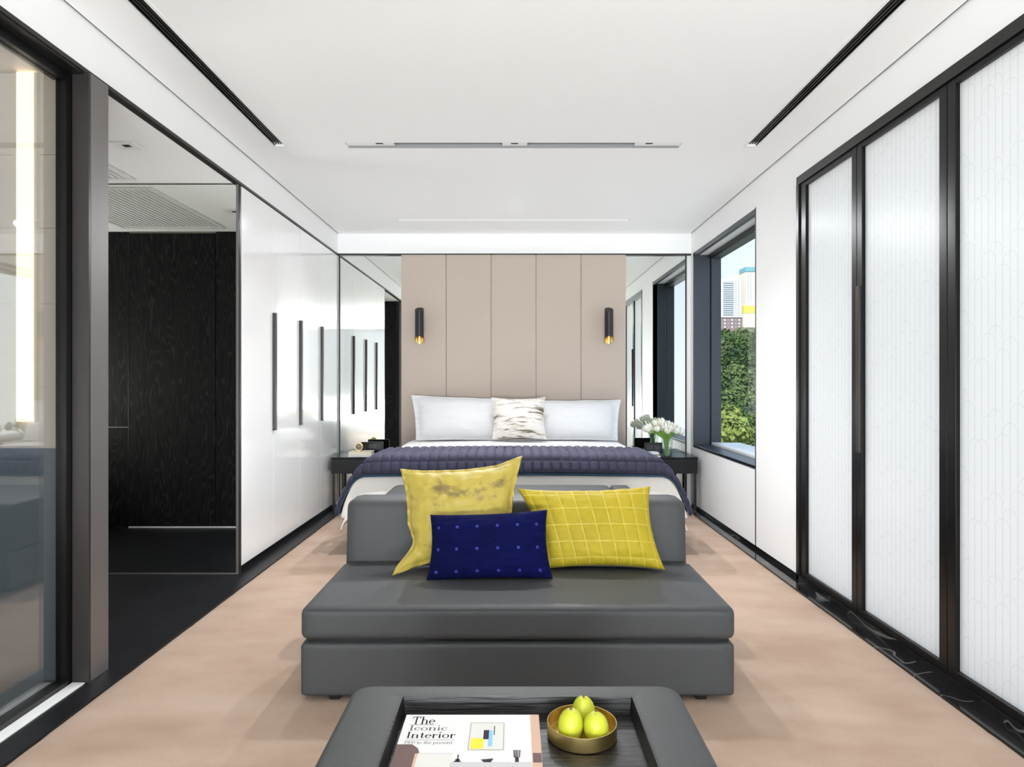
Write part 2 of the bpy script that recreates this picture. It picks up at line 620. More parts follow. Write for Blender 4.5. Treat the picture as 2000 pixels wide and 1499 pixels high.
fr = [(WY1 - .045, WY1, WZ0, WZ1), (WY0, WY0 + .045, WZ0, WZ1)]
for a in fr:
    box('window_stile', 1.925, 2.02, a[0], a[1], a[2], a[3], M['jamb'], w1, .003)
box('window_rail', 1.925, 2.02, WY0 + .045, WY1 - .045, WZ1 - .06, WZ1, M['jamb'], w1, .003)
box('window_rail', 1.925, 2.02, WY0 + .045, WY1 - .045, WZ0, WZ0 + .03, M['white'], w1, .003)
box('pane', XG, XG + .006, WY0 + .045, WY1 - .045, WZ0 + .03, WZ1 - .06, M['pane'], w1)
box('outer_ledge', 2.02, 2.25, WY0 - .1, WY1 + .1, WZ0 - .06, WZ0 + .015, M['white'], w1)

# ------------------------------------------------------------------ frosted folding screens, right
fs = root('door_frame_right', (XR, 1.5, 0), 'black metal frame around the frosted screens', None, None, 'structure')
box('head', XR - .006, XR + .09, SY0, SY1, ZT - .042, ZT + .008, M['black'], fs)
box('jamb', XR - .006, XR + .09, SY1 - .03, SY1 + .004, .0, ZT - .042, M['black'], fs)
box('sill_track', XR - .006, XR + .12, SY0, SY1, .0, .03, M['marble'], fs)
edges = [4.135, 3.452, 2.732, 2.012, 1.292, .572, -.148, -.868]
TELL = ['farthest frosted arch-patterned screen, next to the white wall panel', 'second frosted arch-patterned screen, with a long dark pull on its far stile',
        'third frosted arch-patterned screen, cut by the right picture edge']
for k in range(7):
    yb, ya = edges[k], edges[k + 1]
    d = root('door_%d' % (k + 1), (XR + .03, (ya + yb) / 2, .03), TELL[min(k, 2)] if k < 3 else 'further frosted screen beside the viewpoint', None, None, 'structure')
    x0, x1 = XR + .004, XR + .052
    st = .052
    zb, zt = .031, ZT - .043
    s0 = .08 if k == 0 else st
    box('stile', x0, x1, yb - s0, yb - .002, zb, zt, M['blackgloss'], d, .002)
    box('stile', x0, x1, ya + .002, ya + st, zb, zt, M['blackgloss'], d, .002)
    box('rail', x0, x1, ya + st, yb - s0, zb, zb + .034, M['blackgloss'], d, .002)
    box('rail', x0, x1, ya + st, yb - s0, zt - .026, zt, M['blackgloss'], d, .002)
    box('pane', x0 + .018, x0 + .03, ya + st, yb - s0, zb + .034, zt - .026, M['screen'], d)
    if k == 1:
        h = box('handle', x0 - .016, x0, yb - .05, yb - .018, .862, 1.71, M['trim'], d, .003)
        h['label'] = 'long dark grey pull bar'

# ------------------------------------------------------------------ air slots and light troughs in the ceiling
for k, (x0, x1, y0, y1) in enumerate(DIF):
    t = root('air_diffuser', ((x0 + x1) / 2, (y0 + y1) / 2, H), 'long black slot air diffuser in the ceiling above the %s' % ('wardrobe side' if k == 0 else 'frosted screens'), 'diffuser', 'ceiling slot diffusers')
    box('back_plate', x0, x1, y0, y1, H + .06, H + .07, M['blackgloss'], t)
    box('side_plate', x0 + .0005, x0 + .003, y0, y1, H + .001, H + .06, M['black'], t)
    box('side_plate', x1 - .003, x1 - .0005, y0, y1, H + .001, H + .06, M['black'], t)
    for i in range(3):
        xc = x0 + (x1 - x0) * (i + 1) / 4
        box('blade', xc - .003, xc + .003, y0, y1 - .02, H + .003, H + .03, M['trim'], t)
    box('end_cap', x0, x1, y1 - .03, y1 - .0005, H + .008, H + .02, M['white'], t)
    for xa, xb in ((x0 - .014, x0), (x1, x1 + .014)):
        box('flange', xa, xb, y0 - .014, y1 + .014, H - .004, H + .001, M['white'], t)
    box('flange', x0, x1, y1, y1 + .014, H - .004, H + .001, M['white'], t)
for k, (x0, x1, y0, y1) in enumerate(TRO):
    t = root('light_trough', ((x0 + x1) / 2, (y0 + y1) / 2, H), 'recessed %s in the ceiling %s' % (('light trough with three small spot plates', 'above the grey sofa') if k == 0 else ('narrow light trough', 'above the bed pillows')), 'ceiling light', 'ceiling light troughs')
    box('trough_top', x0, x1, y0, y1, H + .075, H + .085, M['trough' if k == 0 else 'grey'], t)
    box('trough_side', x0, x1, y1 - .003, y1 - .0005, H + .001, H + .075, M['trough' if k == 0 else 'paint'], t)
    box('trough_side', x0, x1, y0 + .0005, y0 + .003, H + .001, H + .075, M['trough' if k == 0 else 'paint'], t)
    for xa in (x0 + .0005, x1 - .003):
        box('trough_end', xa, xa + .0025, y0, y1, H + .001, H + .075, M['white'], t)
    if k == 0:
        for a, b, c in ((677, 770, 742), (981, 1030, 1005), (1240, 1331, 1267)):
            xa, xb, xc = [(q - VX) / F * 4.16 for q in (a, b, c)]
            xa, xb = max(xa, x0 + .004), min(xb, x1 - .004)
            p = box('spot_plate', xa, xb, y0 + .004, y0 + .062, H + .003, H + .02, M['white'], t, .001)
            box('spot_opening', xc - .022, xc + .022, y0 + .012, y0 + .03, H + .0015, H + .0045, M['blackgloss'], p)
    # three spots added below each trough to brighten the room
    for q in (-.84, .01, .84):
        l = bpy.data.lights.new('ceiling_fill_spot', 'SPOT')
        l.energy = (82 if k == 0 else 84) * (1.7 if abs(q) < .1 else .55)
        l.color = (.95, .975, 1)
        l.spot_size = math.radians(118)
        l.spot_blend = 1.0
        l.shadow_soft_size = .03
        lo = bpy.data.objects.new('ceiling_fill_spot', l)
        C.objects.link(lo)
        lo.parent = t
        lo.location = (q, -.01, -.035)
        lo.rotation_euler.x = 0 if k == 0 else math.radians(-38)

# ------------------------------------------------------------------ wardrobe
wd = root('wardrobe', (XL - .3, 5.4, 0), 'built-in white gloss wardrobe with long dark bar handles', 'wardrobe')
box('body', XL - .6, XL - .024, YV1 + .035, YB - .001, .05, ZT - .004, M['white'], wd)
box('plinth', XL - .55, XL - .03, YV1 + .02, YB - .001, 0, .05, M['black'], wd)
box('end_panel', XL - .6, XL - .002, YV1 + .012, YV1 + .034, 0, ZT - .004, M['trim'], wd)
de = [YV1 + .036, 4.866, 5.467, 6.073, YB - .014]
for k in range(4):
    d = box('door', XL - .022, XL, de[k] + .0025, de[k + 1] - .0025, .045, ZT - .006, M['lacquer'], wd, .0015)
    if k:
        h = box('handle', XL - .001, XL + .022, de[k] - .018, de[k] + .018, .872, 1.722, M['trim'], d, .002)
        h['label'] = 'long dark bronze bar handle'

# ------------------------------------------------------------------ vestibule
LV = (-3.17, -2.372, 3.06, 4.15)
struct(sheet('ceiling_vestibule', 'z', ZT + .003, ZT + .1, XFAR, XL - .037, YV0, YV1 + .01, [LV], M['ceil']), 'low white ceiling of the vestibule')
g = root('ceiling_grille', ((LV[0] + LV[1]) / 2, 3.6, ZT), 'white slatted air grille in the vestibule ceiling', 'grille')
box('back_plate', LV[0], LV[1], LV[2], LV[3], ZT + .07, ZT + .08, M['black'], g)
for a in ((LV[0] - .03, LV[0] + .002, LV[2] - .03, LV[3] + .03), (LV[1] - .002, LV[1] + .018, LV[2] - .03, LV[3] + .03),
          (LV[0], LV[1], LV[2] - .03, LV[2] + .002), (LV[0], LV[1], LV[3] - .002, LV[3] + .03)):
    box('frame', *a, ZT - .006, ZT + .02, M['white'], g)
first = None
for i in range(21):
    x = LV[0] + .02 + i * (LV[1] - LV[0] - .04) / 20
    if first is None:
        first = box('slat', x - .0115, x + .0115, LV[2] + .002, LV[3] - .002, ZT + .002, ZT + .010, M['white'], g)
        fx = x
    else:
        c = first.copy()
        C.objects.link(c)
        c.location.x = x - fx
dl = root('downlight', (-2.06, 3.572, ZT), 'small square recessed downlight in the vestibule ceiling', 'downlight')
sheet('frame', 'z', ZT - .004, ZT + .0035, -2.12, -2.0, 3.512, 3.632, [(-2.082, -2.038, 3.55, 3.594)], M['white'], dl)
box('aperture', -2.082, -2.038, 3.55, 3.594, ZT - .001, ZT + .002, M['blackgloss'], dl)
# mirror on the wardrobe's end
struct(box('wall_vestibule_far', XFAR, XL - .004, YV1 + .0045, YV1 + .0115, 0, ZT, M['black']))
vm = root('wall_mirror', (-2.35, YV1, 0), 'tall mirror on the wardrobe end reflecting the dark vestibule', 'mirror')
box('mirror_glass', -3.2, XL - .02, YV1 - .001, YV1 + .0035, .008, ZT - .006, M['mirror'], vm)
box('edge_strip', XL - .02, XL - .006, YV1 - .004, YV1 + .004, 0, ZT - .002, M['bronze'], vm)
box('edge_strip', -3.2, XL - .02, YV1 - .004, YV1 + .004, .0, .008, M['bronze'], vm)
# wood-clad partition, post and door
struct(box('wall_partition', XFAR, -1.83, 2.75, YV0 - .012, 0, ZT + .1, M['tile']), 'pale tiled wall behind the glass')
pw = root('door_8', (-2.86, YV0, 0), 'black grained wooden door seen in the vestibule mirror', None, None, 'structure')
box('leaf', -3.222, -2.50, YV0 - .012, YV0 + .012, .012, ZT - .012, M['door'], pw, .001)
box('edge_strip', -3.229, -3.224, YV0 - .012, YV0 + .014, 0, ZT - .012, M['trim'], pw)
box('edge_strip', -3.224, -1.83, YV0 - .012, YV0 + .016, 0, .011, M['white'], pw)
pl = root('wall_cladding', (-2.5, YV0, 0), 'black grained timber cladding beside the vestibule door', None, None, 'structure')
box('panel', -2.496, -1.83, YV0 - .012, YV0 + .01, .012, ZT - .002, M['door'], pl)
box('panel', XFAR, -3.234, YV0 - .012, YV0 + .004, .0, .84, M['door'], pl)
box('panel', XFAR, -3.234, YV0 - .012, YV0 + .002, .845, ZT - .002, M['door'], pl)
po = root('post', (-1.755, 2.79, 0), 'brushed dark bronze post between glass partition and vestibule', None, None, 'structure')
box('front_face', -1.79, -1.7225, 2.72, 2.734, 0, ZT - .002, M['trim'], po)
box('side_face', -1.79, -1.722, 2.735, 2.852, 0, ZT - .002, M['bronze'], po, .002)
box('core', -1.829, -1.791, 2.73, 2.899, 0, ZT - .002, M['black'], po)

# ------------------------------------------------------------------ glass partition, bathroom behind
gp = root('door_9', (-1.82, 1, 0), 'smoked glass sliding partition in a black frame', None, None, 'structure')
box('stile', -1.835, -1.792, 2.688, 2.72, .0, ZT - .004, M['blackgloss'], gp)
box('head', -1.845, XL - .002, -1.2, 2.72, ZT - .012, ZT - .003, M['black'], gp)
box('head', -1.845, -1.795, -1.2, 2.688, ZT - .05, ZT - .012, M['blackgloss'], gp)
box('track', -1.84, -1.787, -1.2, 2.688, .0, .022, M['black'], gp)
box('pane', -1.824, -1.814, -1.2, 2.688, .022, ZT - .05, M['smoked'], gp)
struct(box('ceiling_bathroom', XFAR, -1.846, -1.2, 2.75, ZT + .004, ZT + .1, M['tile']))
struct(box('wall_bathroom_rear', XFAR, -1.83, -1.3, -1.2, 0, H, M['tile']))
bt = root('wall_tiling', (-2.5, 2.74, 0), 'large pale tiles on the bathroom wall behind the glass', None, None, 'structure')
zz = [.95, 1.2, 1.54, 1.85, 2.15, ZT + .003]
for a, b in zip(zz, zz[1:]):
    box('tile', -3.0, -1.832, 2.741, 2.7495, a + .0015, b - .0015, M['tile'], bt)
box('tile', -3.0, -1.832, 2.741, 2.7495, .0, .948, M['slate'], bt)
ls = root('strip_light', (-1.985, 2.73, 1.06), 'warm glowing vertical light strip behind the smoked glass', 'lamp')
M['glow'] = mat('warm_light_diffuser', (255, 240, 215), .5, emit=((255, 238, 212), 1.35))
box('diffuser', -2.018, -1.951, 2.722, 2.738, 1.06, ZT - .002, M['glow'], ls)
box('side_trim', -2.034, -2.019, 2.726, 2.7405, 1.058, ZT - .002, M['cream'], ls)
box('side_trim', -1.950, -1.938, 2.726, 2.7405, 1.058, ZT - .002, M['cream'], ls)

# ------------------------------------------------------------------ mirrors on the back wall
for k, (a, b) in enumerate(((XL + .018, -1.08), (1.08, XR - .054))):
    struct_ = box('wall_mirror', a, b, YB - .006, YB - .0005, .012, ZT - .003, M['mirror'])
    tag(struct_, 'tall clear mirror %s of the upholstered headboard' % ('left' if k == 0 else 'right'), 'mirror', 'mirrors beside the headboard')

# ------------------------------------------------------------------ headboard
YH = 6.605
hb = root('headboard', (0, 6.64, 0), 'tall beige fabric headboard of five upright padded panels', 'headboard')
hx0, hx1 = -1.108, 1.108
box('backing', hx0 + .004, hx1 - .004, YH + .03, YB - .007, .3, ZT - .006, M['headfab'], hb)
wp = (hx1 - hx0) / 5
pm = None
for k in range(5):
    a = hx0 + wp * k
    p = softbox('panel', a + .0012, a + wp - .0012, YH, YH + .036, .3, ZT - .005, .006, M['headfab'], hb, n=10)

# ------------------------------------------------------------------ wall sconces
for k, px in enumerate((819, 1189.5)):
    cx = (px - VX) / F * 6.5
    cy = 6.505
    t = root('wall_sconce', (cx, cy, 1.59), 'black tube wall lamp with gold inside at the %s of the headboard' % ('left' if k == 0 else 'right'), 'wall lamp', 'headboard tube sconces')
    R = .0425
    n = 40
    zb, zt = 1.592, 1.95
    bm = bmesh.new()
    # obliquely cut tube, open at the bottom with the gold bore facing the room
    def cutz(a, z, s):
        return z + s * (1 + math.sin(a)) * .5
    ang = [2 * math.pi * i / n for i in range(n)]
    low = [bm.verts.new((cx + R * math.cos(a), cy + R * math.sin(a), zb + .075 * (1 - math.sin(a)) * .5)) for a in ang]
    up = [bm.verts.new((cx + R * math.cos(a), cy + R * math.sin(a), zt - .05 * (1 - math.sin(a)) * .5)) for a in ang]
    for i in range(n):
        bm.faces.new([low[i], low[(i + 1) % n], up[(i + 1) % n], up[i]])
    bm.faces.new(up)
    link('tube', bm, M['sconce'], t, 40)
    bm = bmesh.new()
    r2 = R - .0025
    low = [bm.verts.new((cx + r2 * math.cos(a), cy + r2 * math.sin(a), zb + .001 + .075 * (1 - math.sin(a)) * .5)) for a in ang]
    up = [bm.verts.new((cx + r2 * math.cos(a), cy + r2 * math.sin(a), zb + .12)) for a in ang]
    for i in range(n):
        bm.faces.new([low[i], up[i], up[(i + 1) % n], low[(i + 1) % n]])
    bm.faces.new(up[::-1])
    link('gold_lining', bm, M['gold'], t, 40)
    bm = bmesh.new()
    tube(bm, [(cx, cy + R - .004, 1.77), (cx, YH - .006, 1.77)], .012, 16)
    link('arm', bm, M['sconce'], t, 40)
    bm = bmesh.new()
    tube(bm, [(cx, YH - .012, 1.77), (cx, YH + .002, 1.77)], .03, 24)
    link('wall_plate', bm, M['sconce'], t, 40)

# ------------------------------------------------------------------ bed
BX, ZB, YF = 1.0, .655, 4.73        # half width, top height, foot
bed = root('bed', (0, 5.65, 0), 'wide upholstered bed base and mattress under white bedding', 'bed')
M['bedbase'] = mat('grey_bed_fabric', (96, 94, 94), .8)
box('base', -.99, .99, YF + .05, YH - .004, .07, .33, M['bedbase'], bed, .01)
softbox('mattress', -.985, .985, YF + .045, YH - .004, .331, ZB - .09, .05, M['linen'], bed, n=8)
for x in (-.9, .9):
    for y in (YF + .15, 6.4):
        box('leg', x - .03, x + .03, y - .03, y + .03, .011, .07, M['black'], bed)


def drape(s, fl, r=.10):
    """arc length past an edge -> (outward, down): a soft bell"""
    if s <= 0:
        return s, 0.
    if s < r * 1.15:
        a = s / r
        return r * math.sin(a), r * (1 - math.cos(a))
    a = 1.15
    o, d = r * math.sin(a), r * (1 - math.cos(a))
    t = s - r * a
    # below the shoulder the cloth falls ever steeper, keeping some flare
    k = fl
    return o + k * .30 * (1 - math.exp(-t / .30)), d + t * .93


def cover(name, x_arc, y_from, y_arc, off, m, nx, ny, relief, hem, thick=.012, parent=None, flare=.72):
    bm = bmesh.new()
    rows = []
    ys = YF - 0.0
    L = (y_from - ys) + y_arc
    for j in range(ny + 1):
        t = y_arc - L * j / ny          # arc along the bed: >0 past the foot edge
        oy, dy = drape(t, .12, .05)
        row = []
        for i in range(nx + 1):
            s = (2 * i / nx - 1)
            ax = abs(s) * (BX - .05 + x_arc)
            hd_ = max(0., min(1., (6.2 - (ys - t)) / .5))          # no flare beside the bedside tables
            ox, dx = drape(ax - (BX - .05), flare * hd_)
            x = math.copysign(BX - .05 + ox, s)
            if t <= 0:
                y = ys - t
            else:
                y = ys - oy
            drop = (dx ** 3 + dy ** 3) ** (1 / 3)
            puff = .012 * math.cos(min(1, abs(x) / BX) * math.pi / 2)
            q_ = max(0., min(1., ((ys - t) - 5.35) / .6))
            z = ZB + puff - drop - .030 * q_ * q_ * (3 - 2 * q_)      # the bedding lies flatter towards the pillows
            nrm = Vector((math.copysign(min(1, dx * 6), s), -min(1, dy * 8), max(.15, 1 - 4 * max(dx, dy)))).normalized()
            p = Vector((x, y, max(z, hem))) + nrm * (off + relief(s * (BX - .05 + x_arc), t, i, j))
            row.append(bm.verts.new(p))
        rows.append(row)
    for j in range(ny):
        for i in range(nx):
            bm.faces.new([rows[j][i], rows[j][i + 1], rows[j + 1][i + 1], rows[j + 1][i]])
    o = link(name, bm, m, parent, 80)
    md = o.modifiers.new('thickness', 'SOLIDIFY')
    md.thickness = thick
    md.offset = -1
    return o


def duvet_relief(a, t, i, j):
    p = Vector((a * 2.2, t * 2.2, 1.7))
    r = .012 * noise.noise(p) + .006 * noise.noise(p * 3)
    w = max(0, abs(a) - .95)
    r += .022 * max(0., min(1., (6.0 - (YF - t)) / .4)) * min(1, w * 4) * math.sin(t * 17 + 2 * noise.noise(Vector((t * 2, 0, 5))))
    return r


dv = cover('duvet', .46, 6.46, .42, .004, M['duvet'], 120, 110, duvet_relief, .05)
tag(dv, 'puffy white duvet draped over the bed sides and foot', 'duvet')
# turned-back sheet at the pillows
sh = cover('sheet', .34, 6.52, -1.02, .034, M['linen'], 90, 40, lambda a, t, i, j: .006 * noise.noise(Vector((a * 3, t * 5, 9))), .05, .008)
tag(sh, 'smooth white sheet folded back below the pillows', 'sheet')

SQ = .066


def throw_relief(a, t, i, j):
    u = (a / SQ) % 1.0
    v = (t / SQ) % 1.0
    q = (1 - (2 * u - 1) ** 4) * (1 - (2 * v - 1) ** 4)
    return .024 * q ** .55 + .004 * noise.noise(Vector((a * 5, t * 5, 2)))


def velvet(name, rgb, rgb2, sheen=.6, rough=.75, tint=None):
    m = mat(name, rgb, rough, sheen=sheen, var=(3.5, .22, rgb2), bump=(140, .25))
    p = m.node_tree.nodes['Principled BSDF']
    p.inputs['Sheen Roughness'].default_value = .35
    if tint:
        p.inputs['Sheen Tint'].default_value = lin(*tint)
    return m


M['throw'] = velvet('navy_quilted_velvet', (34, 34, 54), (48, 47, 70), .35, .75, (170, 165, 205))
M['tealtrim'] = velvet('teal_trim', (34, 68, 92), (40, 80, 104), .4)
tw = cover('throw', .44, 5.22, .135, .037, M['throw'], 42 * 9, 12 * 9, throw_relief, .05, .010, flare=.78)
tag(tw, 'navy quilted velvet throw laid across the bed', 'throw')
tb = cover('border', .443, YF - .12, .145, .036, M['tealtrim'], 150, 4, lambda *a: 0, .05, .008, tw, flare=.78)


# ------------------------------------------------------------------ cushions
def cushion(name, c4, thick, m, label, cat, group=None, pinch=.07, flange=0., n=44, relief=None, wr=.006, seed=0, power=.55, dog=None):
    """c4: top-left, top-right, bottom-right, bottom-left corners as seen from the room"""
    TL, TR, BR, BL = [Vector(c) for c in c4]
    nrm = (TR - TL + BR - BL).cross(TL - BL + TR - BR).normalized()
    if nrm.y > 0:
        nrm = -nrm
    bm = bmesh.new()
    uvl = bm.loops.layers.uv.new('uv')
    grid = {}
    for side in (1, -1):
        for j in range(n + 1):
            for i in range(n + 1):
                u, v = 2 * i / n - 1, 2 * j / n - 1
                edge = i in (0, n) or j in (0, n)
                if side == -1 and edge:
                    grid[side, i, j] = grid[1, i, j]
                    continue
                uu = u * (1 - pinch * (1 - v * v) * abs(u) ** 2)
                vv = v * (1 - pinch * (1 - u * u) * abs(v) ** 2)
                a, b = (uu + 1) / 2, (vv + 1) / 2
                p = (BL * (1 - a) + BR * a) * (1 - b) + (TL * (1 - a) + TR * a) * b
                fu, fv = min(1, abs(u) / (1 - flange)), min(1, abs(v) / (1 - flange))
                h = max(0, (1 - fu ** 2.4) * (1 - fv ** 2.4)) ** power
                t = thick * .5 * h + .0035
                if not edge:
                    q = Vector((u * 3 + seed, v * 3, side * 3.1))
                    t += wr * h ** .5 * (noise.noise(q) + .6 * noise.noise(q * 2.7))
                    # gathers that run out from the seams
                    e = max(abs(u), abs(v)) ** 6
                    t += wr * .5 * e * math.sin((u if abs(v) > abs(u) else v) * 26 + seed)
                    if relief:
                        t += relief(u, v) * min(1, h * 2)
                else:
                    t = 0
                if flange and max(abs(u), abs(v)) > 1 - flange:
                    p = p + nrm * .010 * noise.noise(Vector((u * 2.5 + seed, v * 2.5, 7)))
                if dog and side in (1, -1):
                    for (du, dv_, vec, w) in dog:
                        k = max(0, 1 - math.hypot(u - du, v - dv_) / w)
                        p = p + Vector(vec) * (k * k * (3 - 2 * k))
                grid[side, i, j] = bm.verts.new(p + nrm * t * side)
    for side in (1, -1):
        for j in range(n):
            for i in range(n):
                ij = [(i, j), (i + 1, j), (i + 1, j + 1), (i, j + 1)]
                if side == -1:
                    ij = ij[::-1]
                vs = [grid[(side,) + k] for k in ij]
                try:
                    f = bm.faces.new(vs)
                except ValueError:
                    continue
                for l, k in zip(f.loops, ij):
                    l[uvl].uv = (k[0] / n, k[1] / n)
    bmesh.ops.recalc_face_normals(bm, faces=list(bm.faces))
    o = link(name, bm, m, smooth=100)
    return tag(o, label, cat, group)


def uv_nodes(m):
    nt = m.node_tree
    u = nt.nodes.new('ShaderNodeUVMap')
    u.uv_map = 'uv'
    s = nt.nodes.new('ShaderNodeSeparateXYZ')
    nt.links.new(u.outputs[0], s.inputs[0])
    return nt, s, u


# birch-bark cushion print
def bark_mat():
    m = mat('bark_print_fabric', (226, 220, 212), .7, sheen=.2)
    nt, s, u = uv_nodes(m)
    p = nt.nodes['Principled BSDF']
    mp = nt.nodes.new('ShaderNodeMapping')
    mp.inputs['Scale'].default_value = (1.1, 7.5, 1)
    nt.links.new(u.outputs[0], mp.inputs[0])
    n = nt.nodes.new('ShaderNodeTexNoise')
    n.inputs['Scale'].default_value = 1.5
    n.inputs['Detail'].default_value = 7
    n.inputs['Roughness'].default_value = .68
    n.inputs['Distortion'].default_value = .4
    nt.links.new(mp.outputs[0], n.inputs['Vector'])
    r = nt.nodes.new('ShaderNodeValToRGB')
    e = r.color_ramp.elements
    e[0].position, e[0].color = .33, lin(44, 40, 40)
    e[1].position, e[1].color = .47, lin(214, 208, 202)
    x = e.new(.40)
    x.color = lin(128, 116, 92)
    nt.links.new(n.outputs['Fac'], r.inputs[0])
    nt.links.new(r.outputs[0], p.inputs['Base Color'])
    return m


M['bark'] = bark_mat()


def quilt_mat():
    m = velvet('mustard_quilted_velvet', (158, 138, 10), (174, 154, 20), .12, .7, (250, 235, 140))
    nt, s, u = uv_nodes(m)
    p = nt.nodes['Principled BSDF']
    base = p.inputs['Base Color'].links[0].from_socket

    def lines(o, k, ph):
        f = math_node(nt, 'ABSOLUTE', math_node(nt, 'SUBTRACT', math_node(nt, 'FRACT', math_node(nt, 'MULTIPLY_ADD', o, k, ph)), .5))
        return math_node(nt, 'LESS_THAN', f, .035)
    a = math_node(nt, 'MAXIMUM', lines(s.outputs['X'], 9, 0), lines(s.outputs['Y'], 5, 0))
    n = nt.nodes.new('ShaderNodeTexNoise')
    n.inputs['Scale'].default_value = 9
    nt.links.new(u.outputs[0], n.inputs['Vector'])
    a = math_node(nt, 'MULTIPLY', a, math_node(nt, 'MULTIPLY', n.outputs['Fac'], .9))
    mx = nt.nodes.new('ShaderNodeMix')
    mx.data_type = 'RGBA'
    nt.links.new(a, mx.inputs['Factor'])
    nt.links.new(base, mx.inputs['A'])
    mx.inputs['B'].default_value = lin(206, 186, 92)  # velvet sheen along the stitching put into the line colour
    nt.links.new(mx.outputs['Result'], p.inputs['Base Color'])
    return m


M['mustard'] = quilt_mat()


def gold_mat():
    m = mat('gold_crushed_velvet', (206, 186, 88), .55, sheen=.1)
    nt, s, u = uv_nodes(m)
    p = nt.nodes['Principled BSDF']
    n = nt.nodes.new('ShaderNodeTexNoise')
    n.inputs['Scale'].default_value = 4.2
    n.inputs['Detail'].default_value = 9
    n.inputs['Roughness'].default_value = .62
    nt.links.new(u.outputs[0], n.inputs['Vector'])
    # a rubbed patch below the top edge
    dx = math_node(nt, 'MULTIPLY', math_node(nt, 'SUBTRACT', s.outputs['X'], .56), 2.6)
    dy = math_node(nt, 'MULTIPLY', math_node(nt, 'SUBTRACT', s.outputs['Y'], .70), 5.5)
    d = math_node(nt, 'SQRT', math_node(nt, 'ADD', math_node(nt, 'POWER', dx, 2), math_node(nt, 'POWER', dy, 2)))
    k = math_node(nt, 'MAXIMUM', math_node(nt, 'SUBTRACT', 1.0, d), 0)
    f = math_node(nt, 'MULTIPLY_ADD', k, .16, n.outputs['Fac'])
    r = nt.nodes.new('ShaderNodeValToRGB')
    e = r.color_ramp.elements
    e[0].position, e[0].color = .56, lin(172, 152, 62)
    e[1].position, e[1].color = .66, lin(124, 106, 52)
    nt.links.new(f, r.inputs[0])
    nt.links.new(r.outputs[0], p.inputs['Base Color'])
    return m


M['goldvelvet'] = gold_mat()


def navy_mat():
    m = velvet('navy_velvet', (2, 5, 44), (4, 9, 66), .02, .9, (90, 110, 230))
    nt, s, u = uv_nodes(m)
    p = nt.nodes['Principled BSDF']
    base = p.inputs['Base Color'].links[0].from_socket
    fx = math_node(nt, 'MULTIPLY', math_node(nt, 'SUBTRACT', math_node(nt, 'FRACT', math_node(nt, 'MULTIPLY_ADD', s.outputs['X'], 6, .05)), .5), 1 / 6)
    fy = math_node(nt, 'MULTIPLY', math_node(nt, 'SUBTRACT', math_node(nt, 'FRACT', math_node(nt, 'MULTIPLY_ADD', s.outputs['Y'], 3, .15)), .5), .55 / 3)
    d = math_node(nt, 'SQRT', math_node(nt, 'ADD', math_node(nt, 'POWER', fx, 2), math_node(nt, 'POWER', fy, 2)))
    a = math_node(nt, 'LESS_THAN', d, .0135)
    mx = nt.nodes.new('ShaderNodeMix')
    mx.data_type = 'RGBA'
    nt.links.new(a, mx.inputs['Factor'])
    nt.links.new(base, mx.inputs['A'])
    p.inputs['Specular IOR Level'].default_value = .12
    mx.inputs['B'].default_value = lin(50, 56, 122)
    nt.links.new(mx.outputs['Result'], p.inputs['Base Color'])
    return m


M['navy'] = navy_mat()

# pillows on the bed
yp0, yp1 = 6.30, 6.47
cushion('pillow', [at(803, 772, yp1), at(996, 780, yp1), at(1000, 861, yp0), at(812, 861, yp0)], .20, M['linen'],
        'plump white pillow at the left of the patterned cushion', 'pillow', 'white bed pillows', .035, .09, seed=1, wr=.008)
cushion('pillow', [at(1030, 782, yp1), at(1213, 781, yp1), at(1207, 861, yp0), at(1026, 861, yp0)], .20, M['linen'],
        'plump white pillow at the right of the patterned cushion', 'pillow', 'white bed pillows', .035, .09, seed=5, wr=.008)
cushion('cushion', [at(959, 777, 6.30), at(1065, 776, 6.30), at(1068, 859, 6.12), at(961, 860, 6.12)], .16, M['bark'],
        'square cushion with black and cream bark print between the pillows', 'cushion', None, .09, .05, seed=3, wr=.008)

# ------------------------------------------------------------------ bedside tables
def nightstand(x0, x1, label, sx):
    y0, y1, zt = 6.262, YB - .014, .518
    t = root('bedside_table', ((x0 + x1) / 2, (y0 + y1) / 2, 0), label, 'bedside table', 'black bedside tables')
    b = box('case', x0, x1, y0 + .016, y1, zt - .155, zt - .012, M['nightwood'], t, .002)
    d = box('drawer', x0 + .004, x1 - .004, y0, y0 + .0155, zt - .152, zt - .016, M['nightwood'], t, .0015)
    box('top', x0 - .002, x1 + .002, y0 - .002, y1, zt - .011, zt, M['blackgloss'], t, .002)
    for x in (x0 + .02, x1 - .02):
        for y in (y0 + .03, y1 - .03):
            box('leg', x - .011, x + .011, y - .011, y + .011, .0105, zt - .155, M['black'], t)
    return zt


ZN = nightstand(-1.706, -1.113, 'black bedside table next to the white wardrobe', -1)
nightstand(1.113, 1.722, 'black bedside table under the window corner', 1)


